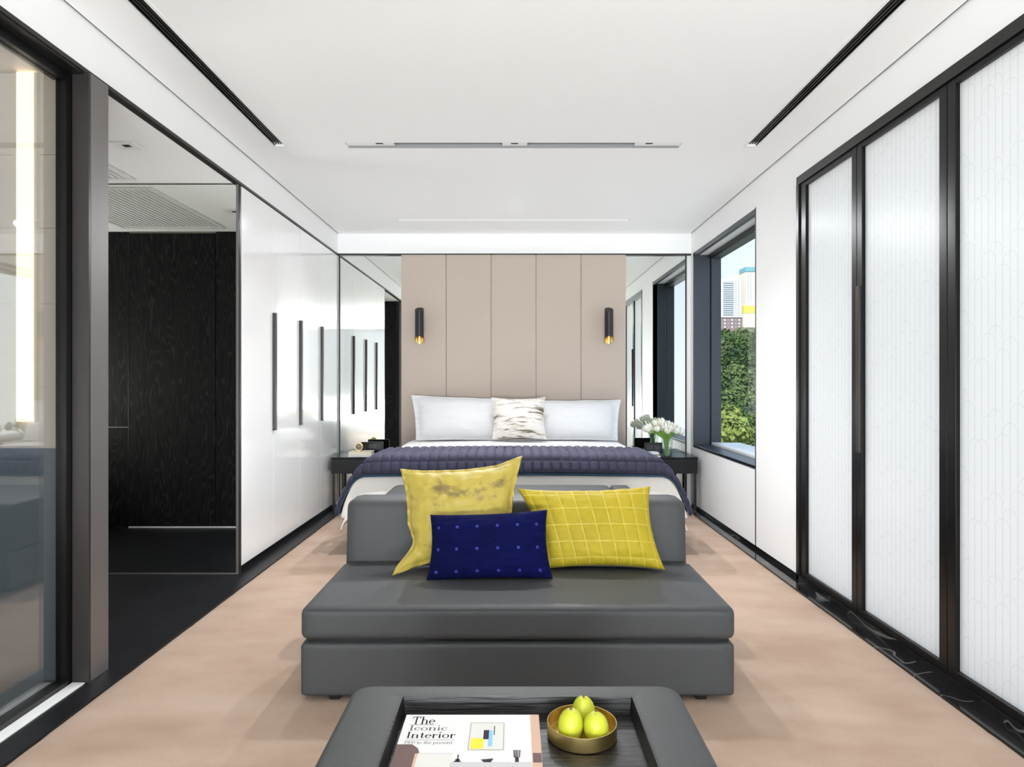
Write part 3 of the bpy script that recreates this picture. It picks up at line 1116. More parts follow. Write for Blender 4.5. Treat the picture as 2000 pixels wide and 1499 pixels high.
def screen_clock(x, y, z, w, h, label):
    t = root('digital_clock', (x, y, z), label, 'clock', 'black bedside clocks')
    box('foot', x - w * .3, x + w * .3, y - .012, y + .03, z, z + .008, M['black'], t, .002)
    box('neck', x - .008, x + .008, y + .004, y + .016, z + .008, z + .024, M['black'], t)
    box('case', x - w / 2, x + w / 2, y - .012, y + .016, z + .02, z + .02 + h, M['blackgloss'], t, .004)
    f = box('display', x - w / 2 + .016, x + w / 2 - .016, y - .0135, y - .0118, z + .036, z + .004 + h, M['disp'], t)
    dw = (w - .032) / 4.6
    zc = z + .02 + h / 2
    dh = h * .38
    for q in range(4):
        cx = x - w / 2 + .016 + dw * (.55 + q * 1.02 + (.45 if q > 1 else 0))
        bm = bmesh.new()
        for (a, b, c, d) in ((-.5, .5, .42, .5), (-.5, .5, -.04, .04), (-.5, .5, -.5, -.42), (-.5, -.36, -.5, .5), (.36, .5, -.5, .5)):
            cube(bm, cx + a * dw * .62, cx + b * dw * .62, y - .0145, y - .0134, zc + c * dh * 2 * .5, zc + d * dh * 2 * .5)
        link('numeral', bm, M['dim'], f)


M['disp'] = mat('clock_display', (24, 27, 33), .2)
M['dim'] = mat('dim_clock_digits', (66, 72, 82), .4)
screen_clock(at(1276, 866, 6.40).x, 6.40, ZN, .165, .105, 'black digital clock beside the tulip vase')
screen_clock(at(727, 868, 6.52).x, 6.52, ZN, .215, .10, 'black digital clock behind the small round clock')


def book_plain(name, x0, x1, y0, y1, z0, z1, cov, label, group=None):
    t = root(name, ((x0 + x1) / 2, (y0 + y1) / 2, z0), label, 'book', group)
    th = min(.003, (z1 - z0) * .2)
    box('cover', x0, x1, y0, y1, z1 - th, z1, cov, t)
    box('cover', x0, x1, y0, y1, z0, z0 + th, cov, t)
    box('spine', x0, x1, y0, y0 + .003, z0 + th, z1 - th, cov, t)
    box('page_block', x0 + .003, x1 - .003, y0 + .003, y1 - .003, z0 + th, z1 - th, M['page'], t)


xa, xb = at(681, 890, 6.31).x, at(726, 890, 6.31).x
book_plain('book', xa, xb + .002, 6.29, 6.44, ZN, ZN + .022, M['cover'], 'white book at the bottom of the bedside stack', 'bedside books')
book_plain('book', xa + .004, xb, 6.293, 6.435, ZN + .022, ZN + .05, M['cream'], 'cream book on top of the bedside stack', 'bedside books')
# small round brass clock
cc = Vector((at(701, 870, 6.34).x, 6.345, ZN + .05))
t = root('table_clock', cc, 'small round brass clock standing on the cream book', 'clock')
zc = cc.z + .041
bm = bmesh.new()
tube(bm, [(cc.x, cc.y - .014, zc), (cc.x, cc.y + .014, zc)], .036, 36)
link('case', bm, M['brass'], t, 40)
bm = bmesh.new()
tube(bm, [(cc.x, cc.y - .0155, zc), (cc.x, cc.y - .0141, zc)], .030, 36)
M['dial'] = mat('clock_dial', (122, 112, 98), .5)
dial = link('dial', bm, M['dial'], t, 40)
for a, l in ((.6, .021), (2.3, .015)):
    bm = bmesh.new()
    tube(bm, [(cc.x, cc.y - .0162, zc), (cc.x + l * math.cos(a), cc.y - .0162, zc + l * math.sin(a))], .0011, 6)
    link('hand', bm, M['white'], dial)
box('foot', cc.x - .012, cc.x + .012, cc.y - .012, cc.y + .012, cc.z, cc.z + .007, M['brass'], t)
# towel-like white notebook on the right table
xa, xb = at(1256, 888, 6.33).x, at(1288, 888, 6.33).x
book_plain('notebook', xa, xb, 6.28, 6.37, ZN, ZN + .014, M['cream'], 'cream notebook under a folded white cloth on the right bedside table')
cushion('folded_cloth', [(xa + .01, 6.365, ZN + .036), (xb - .002, 6.365, ZN + .036), (xb - .004, 6.285, ZN + .03), (xa + .012, 6.285, ZN + .03)], .026, M['linen'],
        'small folded white cloth in front of the tulip vase', 'cloth', None, .03, n=16, wr=.002)

# tulips in a glass vase
vc = Vector((at(1303, 880, 6.36).x, 6.36, ZN))
t = root('vase', vc, 'clear glass cylinder vase holding white tulips', 'vase')
bm = bmesh.new()
lathe(bm, [(.044, ZN), (.048, ZN + .08), (.052, ZN + .165), (.049, ZN + .165), (.045, ZN + .08), (.041, ZN + .012), (.001, ZN + .012)], vc.x, vc.y, 32, cap0=True)
link('glass_body', bm, M['vase'], t, 40)
bm = bmesh.new()
lathe(bm, [(.0405, ZN + .0125), (.044, ZN + .085), (.001, ZN + .085)], vc.x, vc.y, 24, cap0=True)
link('water', bm, M['vase'], t, 40)


def bloom_mesh():
    bm = bmesh.new()
    for k in range(6):
        inner = k % 2
        a0 = k * math.pi / 3
        n, mrow = 6, 7
        vs = []
        for j in range(mrow):
            tt = j / (mrow - 1)
            w = .52 * math.sin(math.pi * min(.97, .16 + tt * .84)) ** .7 * (1 if not inner else .9)
            rad = (.008 + .022 * math.sin(math.pi * (.08 + .72 * tt))) * (1 if not inner else .86)
            row = []
            for i in range(n):
                a = a0 + w * (2 * i / (n - 1) - 1) * 1.25
                row.append(bm.verts.new((rad * math.cos(a), rad * math.sin(a), .056 * tt * (1 if inner else .96))))
            vs.append(row)
        for j in range(mrow - 1):
            for i in range(n - 1):
                bm.faces.new([vs[j][i], vs[j][i + 1], vs[j + 1][i + 1], vs[j + 1][i]])
    me = bpy.data.meshes.new('tulip_bloom')
    bm.to_mesh(me)
    bm.free()
    me.materials.append(M['petal'])
    me.polygons.foreach_set('use_smooth', [True] * len(me.polygons))
    return me


BLOOM = bloom_mesh()
random.seed(11)
heads = [(1271, 834), (1282, 827), (1293, 826), (1304, 829), (1313, 833), (1321, 839), (1276, 840), (1286, 838), (1296, 838), (1304, 842), (1318, 842), (1290, 831), (1309, 836), (1326, 843), (1268, 838), (1300, 834)]
for k, (px, py) in enumerate(heads):
    yy = vc.y + random.uniform(-.075, .085)
    hd = at(px, py + 5, yy)
    hd.z = max(hd.z, ZN + .2)
    r0 = Vector((vc.x + random.uniform(-.02, .02), vc.y + random.uniform(-.02, .02), ZN + .02))
    t = root('tulip', r0, 'white tulip in the glass vase on the right bedside table', 'flower', 'white tulips in the vase')
    mid = Vector((vc.x + (hd.x - vc.x) * .22, vc.y + (hd.y - vc.y) * .22, ZN + .165))
    mid2 = mid.lerp(hd, .55) + Vector((0, 0, .012))
    bm = bmesh.new()
    tube(bm, [r0, r0.lerp(mid, .5), mid, mid2, hd], .0036, 7)
    link('stem', bm, M['green'], t, 60)
    o = bpy.data.objects.new('bloom', BLOOM)
    C.objects.link(o)
    o.parent = t
    o.location = hd - r0
    d = (hd - mid).normalized() + Vector((0, 0, .5))
    o.rotation_euler = d.to_track_quat('Z', 'Y').to_euler()
    s = random.uniform(1.1, 1.4)
    o.scale = (s, s, s)
    if k % 2 == 0:
        bm = bmesh.new()
        tip = mid + Vector(((hd.x - vc.x) * .9 + random.uniform(-.03, .03), random.uniform(-.05, .03), random.uniform(.04, .075)))
        prev = None
        for j in range(7):
            q = j / 6
            p = mid.lerp(tip, q) + Vector((0, 0, .03 * math.sin(q * math.pi)))
            wv = .012 * math.sin(math.pi * (.15 + .85 * q)) + .0006
            a, b, c = bm.verts.new(p + Vector((-wv, 0, .002))), bm.verts.new(p + Vector((0, 0, -.003))), bm.verts.new(p + Vector((wv, 0, .002)))
            if prev:
                bm.faces.new([prev[0], prev[1], b, a])
                bm.faces.new([prev[1], prev[2], c, b])
            prev = (a, b, c)
        link('leaf', bm, M['green'], t, 80)

# ------------------------------------------------------------------ bench at the foot of the bed
bn = root('bench', (0, 4.25, 0), 'grey leather bench between sofa back and bed foot', 'bench')
bx0, bx1, by0, by1, bz = -.80, .77, 3.78, 4.50, .535
softbox('seat_cushion', bx0, .636, by0, by1, .26, bz, .028, M['leather'], bn, .004, n=10)
softbox('end_cushion', .64, bx1, by0, by1, .26, bz, .028, M['leather'], bn, .002, n=10)
box('base', bx0 + .01, bx1 - .01, by0 + .01, by1 - .01, .05, .259, M['leather'], bn, .008)
for x in (bx0 + .1, bx1 - .1):
    for y in (by0 + .1, by1 - .1):
        box('leg', x - .02, x + .02, y - .02, y + .02, .0105, .05, M['black'], bn)

# ------------------------------------------------------------------ sofa
SX0, SX1 = -.803, .836
sf = root('sofa', (.012, 2.95, 0), 'armless charcoal leather sofa with low back', 'sofa')
YS = 2.515
softbox('seat_cushion', SX0, SX1, YS, 3.172, .247, .372, .03, M['leather'], sf, .012, n=22)
softbox('base', SX0, SX1 - .003, YS + .006, 3.44, .036, .236, .016, M['leather'], sf, n=16)
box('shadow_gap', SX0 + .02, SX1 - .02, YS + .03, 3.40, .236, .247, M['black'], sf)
softbox('backrest', SX0 + .001, SX1 - .008, 3.174, 3.375, .238, .655, .04, M['leather'], sf, n=18, lean=.035)
bm = bmesh.new()
tube(bm, [(SX0 + .03, YS + .004, .3625), (.0, YS + .0035, .3655), (SX1 - .03, YS + .004, .3625)], .0016, 6)
link('seam', bm, M['leather'], sf)
for x in (SX0 + .12, SX1 - .12):
    for y in (YS + .06, 3.34):
        box('foot', x - .02, x + .02, y - .02, y + .02, .0105, .036, M['black'], sf, .002)

# cushions on the sofa
zs = .384
g = cushion('cushion', [at(781, 916, 3.16), at(1021, 897, 3.16), at(1006, 1108, 2.99), at(783, 1112, 2.99)], .165, M['goldvelvet'],
            'large pale gold crushed velvet cushion with flanged edges', 'cushion', 'sofa cushions', .12, .07, n=60, seed=2, wr=.013,
            dog=[(-1, -1, (-.02, -.10, -.0), .45), (1, 1, (.0, .01, .015), .5), (-1, -.5, (.03, .0, 0), .42)])
cushion('cushion', [at(1010, 955, 3.13), at(1270, 950, 3.13), at(1299, 1114, 2.985), at(1062, 1112, 2.985)], .17, M['mustard'],
        'mustard velvet cushion quilted in squares', 'cushion', 'sofa cushions', .10, .0, n=72, seed=6, wr=.007, power=.5,
        relief=lambda u, v: .007 * ((abs(math.sin((u + 1) / 2 * 9 * math.pi + math.pi / 2)) * abs(math.sin((v + 1) / 2 * 5 * math.pi + math.pi / 2))) ** .35 - .6))
cushion('cushion', [at(840, 1006, 2.925), at(1069, 996, 2.925), at(1080, 1131, 2.845), at(832, 1135, 2.845)], .14, M['navy'],
        'small navy velvet cushion with stitched dots in front', 'cushion', 'sofa cushions', .06, .0, n=56, seed=9, wr=.010, power=.5)

# ------------------------------------------------------------------ coffee table ottoman with tray
OT, TF = .40, .36           # leather top, tray floor
ot = root('ottoman', (.006, 1.4, 0), 'square grey leather ottoman table with sunken black tray', 'ottoman')
ox0, ox1, oy0, oy1 = -.432, .444, .95, 1.825
tx0, tx1, ty0, ty1 = -.293, .313, 1.03, 1.748


def rrect(x0, x1, y0, y1, r, n=8):
    pts = []
    for cx, cy, a0 in ((x1 - r, y1 - r, 0), (x0 + r, y1 - r, 90), (x0 + r, y0 + r, 180), (x1 - r, y0 + r, 270)):
        for k in range(n + 1):
            a = math.radians(a0 + 90 * k / n)
            pts.append((cx + r * math.cos(a), cy + r * math.sin(a)))
    return pts


def loft(bm, loops, close_first=False, close_last=False):
    rings = [[bm.verts.new((p[0], p[1], z)) for p in pts] for pts, z in loops]
    for a, b in zip(rings, rings[1:]):
        for k in range(len(a)):
            bm.faces.new([a[k], a[(k + 1) % len(a)], b[(k + 1) % len(a)], b[k]])
    if close_first:
        bm.faces.new(rings[0][::-1])
    if close_last:
        bm.faces.new(rings[-1])
    return rings


bm = bmesh.new()
lp = [(rrect(ox0 + .01, ox1 - .01, oy0 + .01, oy1 - .01, .04), .06), (rrect(ox0, ox1, oy0, oy1, .05), .075), (rrect(ox0, ox1, oy0, oy1, .05), OT - .022)]
for k in range(1, 6):
    a = math.pi / 2 * k / 5
    i = .022 * (1 - math.cos(a))
    lp.append((rrect(ox0 + i, ox1 - i, oy0 + i, oy1 - i, .05 - i * .5), OT - .022 + .022 * math.sin(a)))
for k in range(1, 4):
    q = k / 4
    base_ = rrect(ox0 + .022, ox1 - .022, oy0 + .022, oy1 - .022, .039)
    inn = rrect(tx0, tx1, ty0, ty1, .004)
    lp.append(([(a[0] + (b[0] - a[0]) * q, a[1] + (b[1] - a[1]) * q) for a, b in zip(base_, inn)], OT + .001))
lp += [(rrect(tx0, tx1, ty0, ty1, .004), OT - .001), (rrect(tx0, tx1, ty0, ty1, .004), TF - .02)]
loft(bm, lp, True, True)
link('upholstered_body', bm, M['leather'], ot, 50)
bm = bmesh.new()
e = .001
lp = [(rrect(tx0 + e, tx1 - e, ty0 + e, ty1 - e, .003), TF - .018), (rrect(tx0 + e, tx1 - e, ty0 + e, ty1 - e, .003), OT + .003),
      (rrect(tx0 + .006, tx1 - .006, ty0 + .006, ty1 - .006, .003), OT + .003), (rrect(tx0 + .012, tx1 - .012, ty0 + .012, ty1 - .012, .002), TF + .0005)]
loft(bm, lp)
link('tray_rim', bm, M['blackwood'], ot, 30)
box('tray_floor', tx0 + .004, tx1 - .004, ty0 + .004, ty1 - .004, TF - .015, TF, M['blackwood'], ot)
for x in (ox0 + .08, ox1 - .08):
    for y in (oy0 + .08, oy1 - .08):
        box('foot', x - .025, x + .025, y - .025, y + .025, .0105, .06, M['black'], ot)

# ------------------------------------------------------------------ coffee-table book
bk = root('coffee_table_book', (-.1, 1.5, TF), 'large white design book with a printed interior on the tray', 'book')
b0, b1, c0, c1, zb, zt_ = -.267, .063, 1.365, 1.674, TF, .39
box('page_block', b0 + .004, b1 - .003, c0 + .003, c1 - .003, zb + .003, zt_ - .003, M['page'], bk)
box('cover', b0, b1, c0, c1, zb, zb + .003, M['cover'], bk, .001)
cv = box('cover', b0, b1, c0, c1, zt_ - .003, zt_, M['cover'], bk, .001)
box('spine', b0, b0 + .004, c0, c1, zb + .003, zt_ - .003, M['cover'], bk)


def flat(name, quads, m, lift=.0004):
    bm = bmesh.new()
    for q in quads:
        bm.faces.new([bm.verts.new((x, y, zt_ + lift)) for x, y in q])
    return link(name, bm, m, cv)


def rect(x0, x1, y0, y1):
    return [(x0, y0), (x1, y0), (x1, y1), (x0, y1)]


# serif lettering drawn as strokes: caps 1 high, x-height .62
def bar(x0, y0, x1, y1, w):
    d = Vector((x1 - x0, y1 - y0)).normalized()
    n_ = Vector((-d.y, d.x)) * w / 2
    return [(x0 - n_.x, y0 - n_.y), (x1 - n_.x, y1 - n_.y), (x1 + n_.x, y1 + n_.y), (x0 + n_.x, y0 + n_.y)]


def arc(cx, cy, rx, ry, a0, a1, th=.135, tn=.045, n=14):
    out = []
    for k in range(n):
        q = []
        for a in (a0 + (a1 - a0) * k / n, a0 + (a1 - a0) * (k + 1) / n):
            a = math.radians(a)
            w = tn + (th - tn) * abs(math.cos(a)) ** 1.3
            q.append(((cx + (rx + w / 2) * math.cos(a), cy + (ry + tn / 2) * math.sin(a)), (cx + (rx - w / 2) * math.cos(a), cy + (ry - tn / 2) * math.sin(a))))
        out.append([q[0][0], q[1][0], q[1][1], q[0][1]])
    return out


def sf_(x, y, w=.26):
    return rect(x - w / 2, x + w / 2, y - .02, y + .02)


T_, N_ = .135, .045


def stem(x, y0, y1, foot=True, top=True):
    o = [rect(x - T_ / 2, x + T_ / 2, y0, y1)]
    if foot:
        o.append(sf_(x, y0 + .02))
    if top == 'flag':
        o.append([(x - .15, y1 - .05), (x, y1 - .03), (x, y1), (x - T_ / 2, y1)])
    elif top:
        o.append(sf_(x, y1 - .02))
    return o


XH = .62
GL = {
    'T': (.86, [rect(.04, .82, .94, 1.0), rect(.04, .09, .76, 1), rect(.77, .82, .76, 1)] + stem(.43, 0, 1, True, False)),
    'I': (.42, stem(.21, 0, 1)),
    'h': (.72, stem(.16, 0, 1.02, True, 'flag') + arc(.36, .40, .20, .2, 0, 170) + stem(.56, 0, .42, True, False)),
    'e': (.62, arc(.32, .31, .22, .29, 20, 320) + [rect(.1, .55, .33, .375)] + arc(.32, .31, .22, .29, 0, 20)),
    'c': (.58, arc(.33, .31, .23, .29, 45, 320) + [rect(.43, .54, .45, .55)]),
    'o': (.68, arc(.34, .31, .24, .29, 0, 360, n=24)),
    'n': (.74, stem(.16, 0, XH, True, 'flag') + arc(.37, .40, .20, .2, 0, 170) + stem(.57, 0, .42, True, False)),
    'i': (.36, stem(.18, 0, XH, True, 'flag') + [rect(.11, .25, .80, .94)]),
    't': (.46, [rect(.16, .16 + T_, .1, .82), rect(.04, .40, .575, .62)] + arc(.33, .12, .11, .1, 180, 330, .12)),
    'r': (.52, stem(.16, 0, XH, True, 'flag') + arc(.36, .42, .16, .17, 60, 170) + [rect(.38, .50, .46, .58)]),
    'p': (.72, stem(.16, -.3, XH, True, 'flag') + arc(.36, .31, .22, .29, -170, 170, n=20)),
    's': (.52, arc(.27, .46, .15, .14, 30, 270, .1) + arc(.27, .17, .16, .15, -150, 90, .1)),
    '1': (.46, stem(.23, 0, 1, True, 'flag')),
    '9': (.62, arc(.31, .68, .2, .3, 0, 360, n=20) + arc(.31, .5, .2, .48, -100, 20)),
    '0': (.66, arc(.33, .5, .23, .48, 0, 360, n=24)),
    ' ': (.3, []),
}


def text(s, x, y, h, width, m, name='lettering'):
    tot = sum(GL[c][0] for c in s)
    kx = width / tot
    quads, cx = [], 0
    for c in s:
        adv, qs = GL[c]
        for q in qs:
            quads.append([(x + (cx + p[0]) * kx, y + p[1] * h) for p in q])
        cx += adv
    flat(name, quads, m, .0006)


text('The', -.249, 1.626, .036, .058, M['ink'])
text('Iconic', -.250, 1.5965, .0235, .092, M['inkgrey'])
text('Interior', -.252, 1.5625, .028, .116, M['ink'])
text('1900 to the present', -.252, 1.537, .013, .112, M['inkgrey'])
for y, xe in ((1.6225, -.19), (1.5545, -.137)):
    flat('rule', [rect(-.251, xe, y, y + .0012)], M['inkgrey'])
M['pframe'] = mat('printed_frame', (178, 175, 170), .75, spec=.12)
M['pcanvas'] = mat('printed_canvas', (216, 214, 208), .75, spec=.12)
M['pyellow'] = mat('printed_yellow', (246, 216, 74), .75, spec=.12)
M['pdark'] = mat('printed_plum', (62, 52, 66), .75, spec=.12)
M['pblue'] = mat('printed_blue', (138, 190, 224), .75, spec=.12)
M['pbrown'] = mat('printed_brown', (112, 92, 90), .75, spec=.12)
M['pwood'] = mat('printed_wood', (206, 172, 150), .75, spec=.12)
M['pgrey'] = mat('printed_shelf', (196, 194, 194), .75, spec=.12)
flat('printed_frame', [rect(-.1045, -.0215, 1.511, 1.6345)], M['pframe'], .0003)
flat('printed_canvas', [rect(-.1015, -.0245, 1.5145, 1.631)], M['pcanvas'], .0005)
flat('printed_square', [rect(-.0985, -.069, 1.517, 1.562)], M['pyellow'], .0007)
flat('printed_bar', [rect(-.0705, -.058, 1.557, 1.598)], M['pdark'], .0007)
flat('printed_bar', [rect(-.0585, -.049, 1.527, 1.597)], M['pblue'], .0006)
flat('printed_line', [rect(-.0465, -.0445, 1.576, 1.618)], M['ink'], .0007)
flat('printed_wall_strip', [rect(.041, .0628, c0, c1 - .001)], M['pwood'], .0003)
flat('printed_wall_strip', [rect(.043, .0622, 1.462, 1.50)], M['pbrown'], .0005)
flat('printed_armchair', [[(-.2665, 1.44), (-.205, 1.44), (-.207, 1.49), (-.217, 1.52), (-.232, 1.536), (-.2665, 1.536)]], M['pbrown'], .0003)
flat('printed_armchair', [[(-.2665, 1.40), (-.20, 1.40), (-.20, 1.435), (-.2665, 1.445)]], M['pwood'], .0004)
flat('printed_box', [rect(-.214, -.138, 1.40, 1.497)], M['pcanvas'], .0006)
flat('printed_box_edge', [rect(-.220, -.214, 1.40, 1.497)], M['pwood'], .0006)
flat('printed_box_edge', [rect(-.214, -.136, 1.497, 1.4995)], M['pgrey'], .0006)
flat('printed_shelf', [rect(-.138, .04, c0 + .002, 1.4645)], M['pgrey'], .0003)
flat('printed_candlestick', [rect(-.131, -.115, 1.464, 1.468), rect(-.1245, -.1215, 1.468, 1.493), rect(-.128, -.118, 1.468, 1.476)], M['pdark'], .0005)
flat('printed_dish', [[(-.072, 1.474), (-.066, 1.464), (-.05, 1.463), (-.044, 1.478)]], M['pdark'], .0005)
flat('printed_hand', [rect(.0035, .0115, 1.464, 1.484)] + [[(.0005 + k * .0038, 1.482), (.0035 + k * .0035, 1.482), (.0012 + k * .0044 + .0014, 1.512), (-.0008 + k * .0044 + .0006, 1.512)] for k in range(4)], M['pdark'], .0005)

# ------------------------------------------------------------------ brass bowl with fruit
bc = Vector((.166, 1.63, TF))
R = .0845
bowl = root('bowl', bc, 'shallow brushed brass bowl on the black tray', 'bowl')
bm = bmesh.new()
lathe(bm, [(R - .004, TF), (R - .0005, TF + .003), (R, TF + .006), (R, TF + .0365), (R - .001, TF + .0372), (R - .0022, TF + .0365), (R - .0022, TF + .006), (R - .004, TF + .0035), (.001, TF + .0035)], bc.x, bc.y, 72, cap0=True)
link('brass_body', bm, M['brass'], bowl, 35)


def fruit_mat():
    m = mat('green_guava_skin', (172, 178, 36), .4, var=(9, .3, (192, 192, 56)), bump=(30, .05))
    p = m.node_tree.nodes['Principled BSDF']
    p.inputs['Subsurface Weight'].default_value = .08
    p.inputs['Subsurface Radius'].default_value = (.01, .01, .003)
    return m


M['guava'] = fruit_mat()
M['stalk'] = mat('fruit_stalk', (96, 80, 40), .7)
FR = [(at(1111, 1410, 1.602), 'front left green guava in the brass bowl', .0305, (.10, -.05), .078),
      (at(1164, 1410, 1.604), 'front right green guava in the brass bowl', .0305, (-.04, -.2), .072),
      (at(1138, 1385, 1.672), 'green guava at the back of the brass bowl', .0295, (.02, -.16), .078)]
for k, (p, lab, r, tilt, h) in enumerate(FR):
    base = Vector((p.x, p.y, TF + .0038))
    t = root('guava', base, lab, 'fruit', 'guavas in the bowl')
    bm = bmesh.new()
    prof = []
    for j in range(19):
        q = j / 18
        a = math.pi * q
        rr = r * math.sin(a) ** .92 * (1.03 - .17 * q ** 1.8)
        if q > .93:
            rr = max(rr, .0015)
        zz_ = h * .5 * (1 - math.cos(a))
        if q > .9:
            zz_ -= .0035 * ((q - .9) / .1) ** 2
        prof.append((max(rr, .0008), zz_))
    lathe(bm, prof, 0, 0, 36, True, True)
    for v in bm.verts:
        a = math.atan2(v.co.y, v.co.x)
        v.co.x *= 1 + .02 * math.sin(3 * a + k)
        v.co.y *= 1 + .02 * math.sin(3 * a + k)
        v.co = base + Matrix.Rotation(tilt[1], 3, 'X').inverted() @ (Matrix.Rotation(tilt[0], 3, 'Y') @ v.co)
    mz = min(v.co.z for v in bm.verts)
    for v in bm.verts:
        v.co.z += base.z - mz
    top = max((v.co for v in bm.verts), key=lambda c: c.z).copy()
    link('flesh', bm, M['guava'], t, 80)
    bm = bmesh.new()
    tube(bm, [top - Vector((0, 0, .006)), top + Vector((.001, 0, .0025))], [.0028, .0036], 8)
    link('stalk', bm, M['stalk'], t, 40)

# ------------------------------------------------------------------ outside: wooded hillside and towers
M['soil'] = mat('hillside_undergrowth', (58, 78, 40), .9, var=(.3, .3, (74, 92, 48)))
leafm = []
for k, (a, b) in enumerate((((54, 78, 38), (88, 108, 58)), ((68, 88, 48), (108, 122, 74)), ((40, 66, 40), (66, 90, 54)), ((104, 120, 54), (140, 150, 80)))):
    leafm.append(mat('foliage_%d' % k, a, .7, var=(2.6, .2, b), spec=.2))
M['bark2'] = mat('tree_bark', (88, 76, 62), .9)


def hill_z(x, y):
    if y < 75:
        z = -15 + (y - 40) * .12
    elif y < 150:
        z = -10.8 + (y - 75) * .245
    else:
        z = 7.6 + (y - 150) * .085
    return z + 1.2 * noise.noise(Vector((x * .05, y * .05, 0)))


bm = bmesh.new()
nx, ny = 50, 70
g_ = [[bm.verts.new((-10 + 330 * i / nx, 40 + 460 * (j / ny) ** 1.5, hill_z(-10 + 330 * i / nx, 40 + 460 * (j / ny) ** 1.5))) for i in range(nx + 1)] for j in range(ny + 1)]
for j in range(ny):
    for i in range(nx):
        bm.faces.new([g_[j][i], g_[j][i + 1], g_[j + 1][i + 1], g_[j + 1][i]])
tag(link('hillside', bm, M['soil'], smooth=80), 'green slope of the hill outside the window', None, None, 'structure')


def crown_mesh(seed, m, rx, rz):
    rnd = random.Random(seed)
    bm = bmesh.new()
    lobes = []
    for k in range(9):
        a = rnd.uniform(0, 2 * math.pi)
        q = rnd.uniform(.2, .62)
        lobes.append((Vector((rx * q * math.cos(a), rx * q * math.sin(a), rz * rnd.uniform(.35, 1.35))), rnd.uniform(.42, .62) * rx))
    for c, r in lobes:
        for k in range(210):
            d = Vector((rnd.gauss(0, 1), rnd.gauss(0, 1), rnd.gauss(0, 1))).normalized()
            if d.z < -.5:
                continue
            p = c + d * r * rnd.uniform(.72, 1.18)
            s = rnd.uniform(.12, .30)
            nn = (d + Vector((rnd.gauss(0, .5), rnd.gauss(0, .5), rnd.gauss(0, .5) + .3))).normalized()
            a = nn.orthogonal().normalized()
            a = Matrix.Rotation(rnd.uniform(0, 6.28), 3, nn) @ a
            b = nn.cross(a)
            bm.faces.new([bm.verts.new(p + a * s), bm.verts.new(p + b * s * .8), bm.verts.new(p - a * s), bm.verts.new(p - b * s * .8)])
        # dense inner mass
        r_ = bmesh.ops.create_icosphere(bm, subdivisions=1, radius=r * .68)
        for v in r_['verts']:
            v.co += c
    me = bpy.data.meshes.new('crown')
    bm.to_mesh(me)
    bm.free()
    me.materials.append(m)
    return me


CR_ = [crown_mesh(s, leafm[i], rx, rz) for s, i, rx, rz in ((1, 0, 2.2, 2.0), (2, 1, 2.0, 2.2), (3, 2, 2.4, 1.9), (4, 0, 1.8, 1.8), (5, 1, 2.3, 1.8))]
PALE = crown_mesh(8, leafm[3], 2.0, 1.7)
bm = bmesh.new()
tube(bm, [(0, 0, -.6), (.1, 0, 1.2), (0, .1, 3.0)], [.22, .16, .08], 7)
TRUNK = bpy.data.meshes.new('trunk')
bm.to_mesh(TRUNK)
bm.free()
TRUNK.materials.append(M['bark2'])


def tree(x, y, z, crown, s, rot, label, group=None):
    t = root('tree', (x, y, z), label, 'tree', group)
    for nm, me in (('crown', crown), ('trunk', TRUNK)):
        o = bpy.data.objects.new(nm, me)
        C.objects.link(o)
        o.parent = t
    t.children[0].location.z = 1.0
    t.scale = (s, s, s)
    t.rotation_euler.z = rot


random.seed(5)
y = 66.0
row = 0
while y < 156:
    pitch = 3.7 + (y - 66) * .012
    x = .235 * y + random.uniform(0, pitch)
    while x < .43 * y:
        xx, yy = x + random.uniform(-.8, .8), y + random.uniform(-1.2, 1.2)
        tree(xx, yy, hill_z(xx, yy), random.choice(CR_), random.uniform(.95, 1.35), random.uniform(0, 6.28),
             'green broad-leaved tree among the dense woodland outside the window', 'trees on the hillside')
        x += pitch
    y += 4.1
    row += 1
p = at(1428, 868, 63.0)
tree(p.x, 63.0, p.z - 1.6, PALE, 1.25, 1.0, 'pale yellow-green tree lowest in the window view')
p = at(1412, 893, 60.0)
tree(p.x, 60.0, p.z - 1.4, PALE, .55, 2.2, 'small sunlit yellow-green shrub at the bottom corner of the window view')

M['tower'] = mat('white_tower_concrete', (236, 236, 236), .7)
M['towergl'] = mat('tower_glazing', (150, 166, 178), .3)
M['cream_t'] = mat('cream_tower', (240, 226, 204), .7)
M['teal_t'] = mat('teal_netting', (120, 176, 184), .8)
M['yellow_t'] = mat('yellow_netting', (238, 208, 92), .8)
M['brick'] = mat('brown_brick_facade', (150, 128, 128), .8)
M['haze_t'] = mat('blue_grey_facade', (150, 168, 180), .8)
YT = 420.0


def px_box(x0, x1, y0, y1, Y, depth=12):
    a, b = at(x0, y1, Y), at(x1, y0, Y)
    return a.x, b.x, Y, Y + depth, a.z, b.z


def building(name, rng, label, m):
    x0, x1, y0, y1, z0, z1 = rng
    gz = min(hill_z((x0 + x1) / 2, y0) - 2, z0)
    t = root(name, ((x0 + x1) / 2, y0, gz), label, 'building')
    box('walls', x0, x1, y0, y1, gz, z1, m, t)
    return t


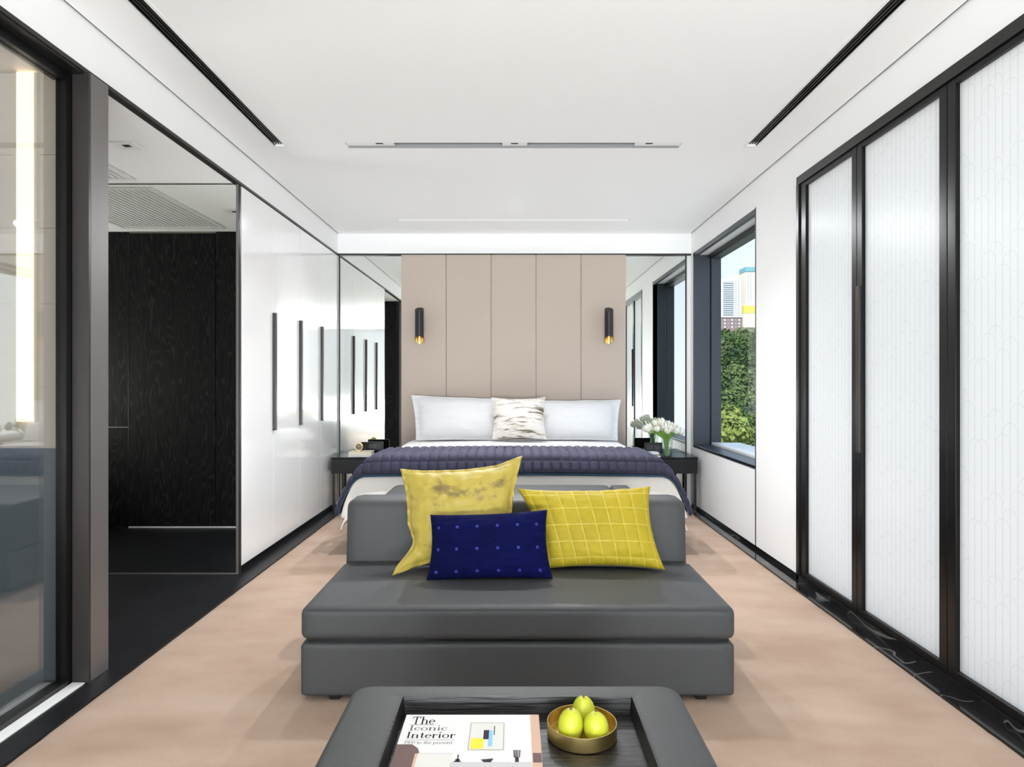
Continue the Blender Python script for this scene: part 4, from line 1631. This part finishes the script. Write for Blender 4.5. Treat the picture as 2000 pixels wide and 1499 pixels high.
r = px_box(1403, 1447, 545, 640, YT)
t = building('tower_block', r, 'white high-rise with banded balconies behind the trees', M['tower'])
x0, x1, y0_, y1_, z0, z1 = r
wseg = (x1 - x0)
for k in range(19):
    z = z1 - 2.0 - k * 1.32
    box('balcony_window', x0 + wseg * .22, x0 + wseg * .66, y0_ - .05, y0_ + .2, z, z + .62, M['towergl'], t)
    box('balcony_slab', x0 + wseg * .20, x0 + wseg * .68, y0_ - .9, y0_, z - .36, z - .06, M['tower'], t)
    for q in (.74, .86):
        box('window', x0 + wseg * q, x0 + wseg * (q + .07), y0_ - .05, y0_ + .2, z, z + .55, M['towergl'], t)
box('roof_house', x0 + wseg * .66, x0 + wseg * .92, y0_ + 1, y0_ + 6, z1, z1 + 1.6, M['tower'], t)
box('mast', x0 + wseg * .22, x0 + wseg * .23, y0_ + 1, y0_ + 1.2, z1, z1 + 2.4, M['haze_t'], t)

r = px_box(1456, 1490, 530, 640, YT + 30)
t = building('tower_block', r, 'cream tower under construction with teal netting on top', M['cream_t'])
x0, x1, y0_, y1_, z0, z1 = r
box('netting', x0 - .2, x1 + .2, y0_ - .4, y1_, z1 - .2, z1 + 2.8, M['teal_t'], t)
box('mast', x0 + 4, x0 + 4.3, y0_, y0_ + .3, z1 + 2.8, z1 + 6, M['yellow_t'], t)
for k in range(22):
    z = z1 - 1.8 - k * 1.3
    for q in (.12, .27, .55, .72):
        box('window', x0 + (x1 - x0) * q, x0 + (x1 - x0) * (q + .07), y0_ - .05, y0_ + .2, z, z + .6, M['towergl'], t)
ya = px_box(1451, 1495, 598, 612, YT + 28)
box('scaffold_netting', ya[0], ya[1], YT + 27, YT + 29.5, ya[4], ya[5], M['yellow_t'], t)
ya = px_box(1451, 1495, 612, 640, YT + 28)
box('podium', ya[0], ya[1], YT + 27.2, YT + 29.5, ya[4], ya[5], M['cream_t'], t)

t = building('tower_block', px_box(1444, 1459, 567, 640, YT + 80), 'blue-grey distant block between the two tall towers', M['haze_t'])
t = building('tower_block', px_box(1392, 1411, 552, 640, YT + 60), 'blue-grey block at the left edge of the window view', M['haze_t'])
r = px_box(1396, 1450, 620, 645, YT - 60, 10)
t = building('apartment_house', r, 'low brown brick building in front of the white tower', M['brick'])
x0, x1, y0_, y1_, z0, z1 = r
box('parapet', x0, x1, y0_ - .3, y0_ + .1, z1 - .1, z1 + .5, M['tower'], t)
for k in range(7):
    xx = x0 + (x1 - x0) * (.08 + k * .13)
    for q in range(3):
        box('window', xx, xx + .8, y0_ - .06, y0_ + .2, z1 - 1.9 - q * 1.9, z1 - 1.0 - q * 1.9, M['towergl'] if k % 2 else M['tower'], t)
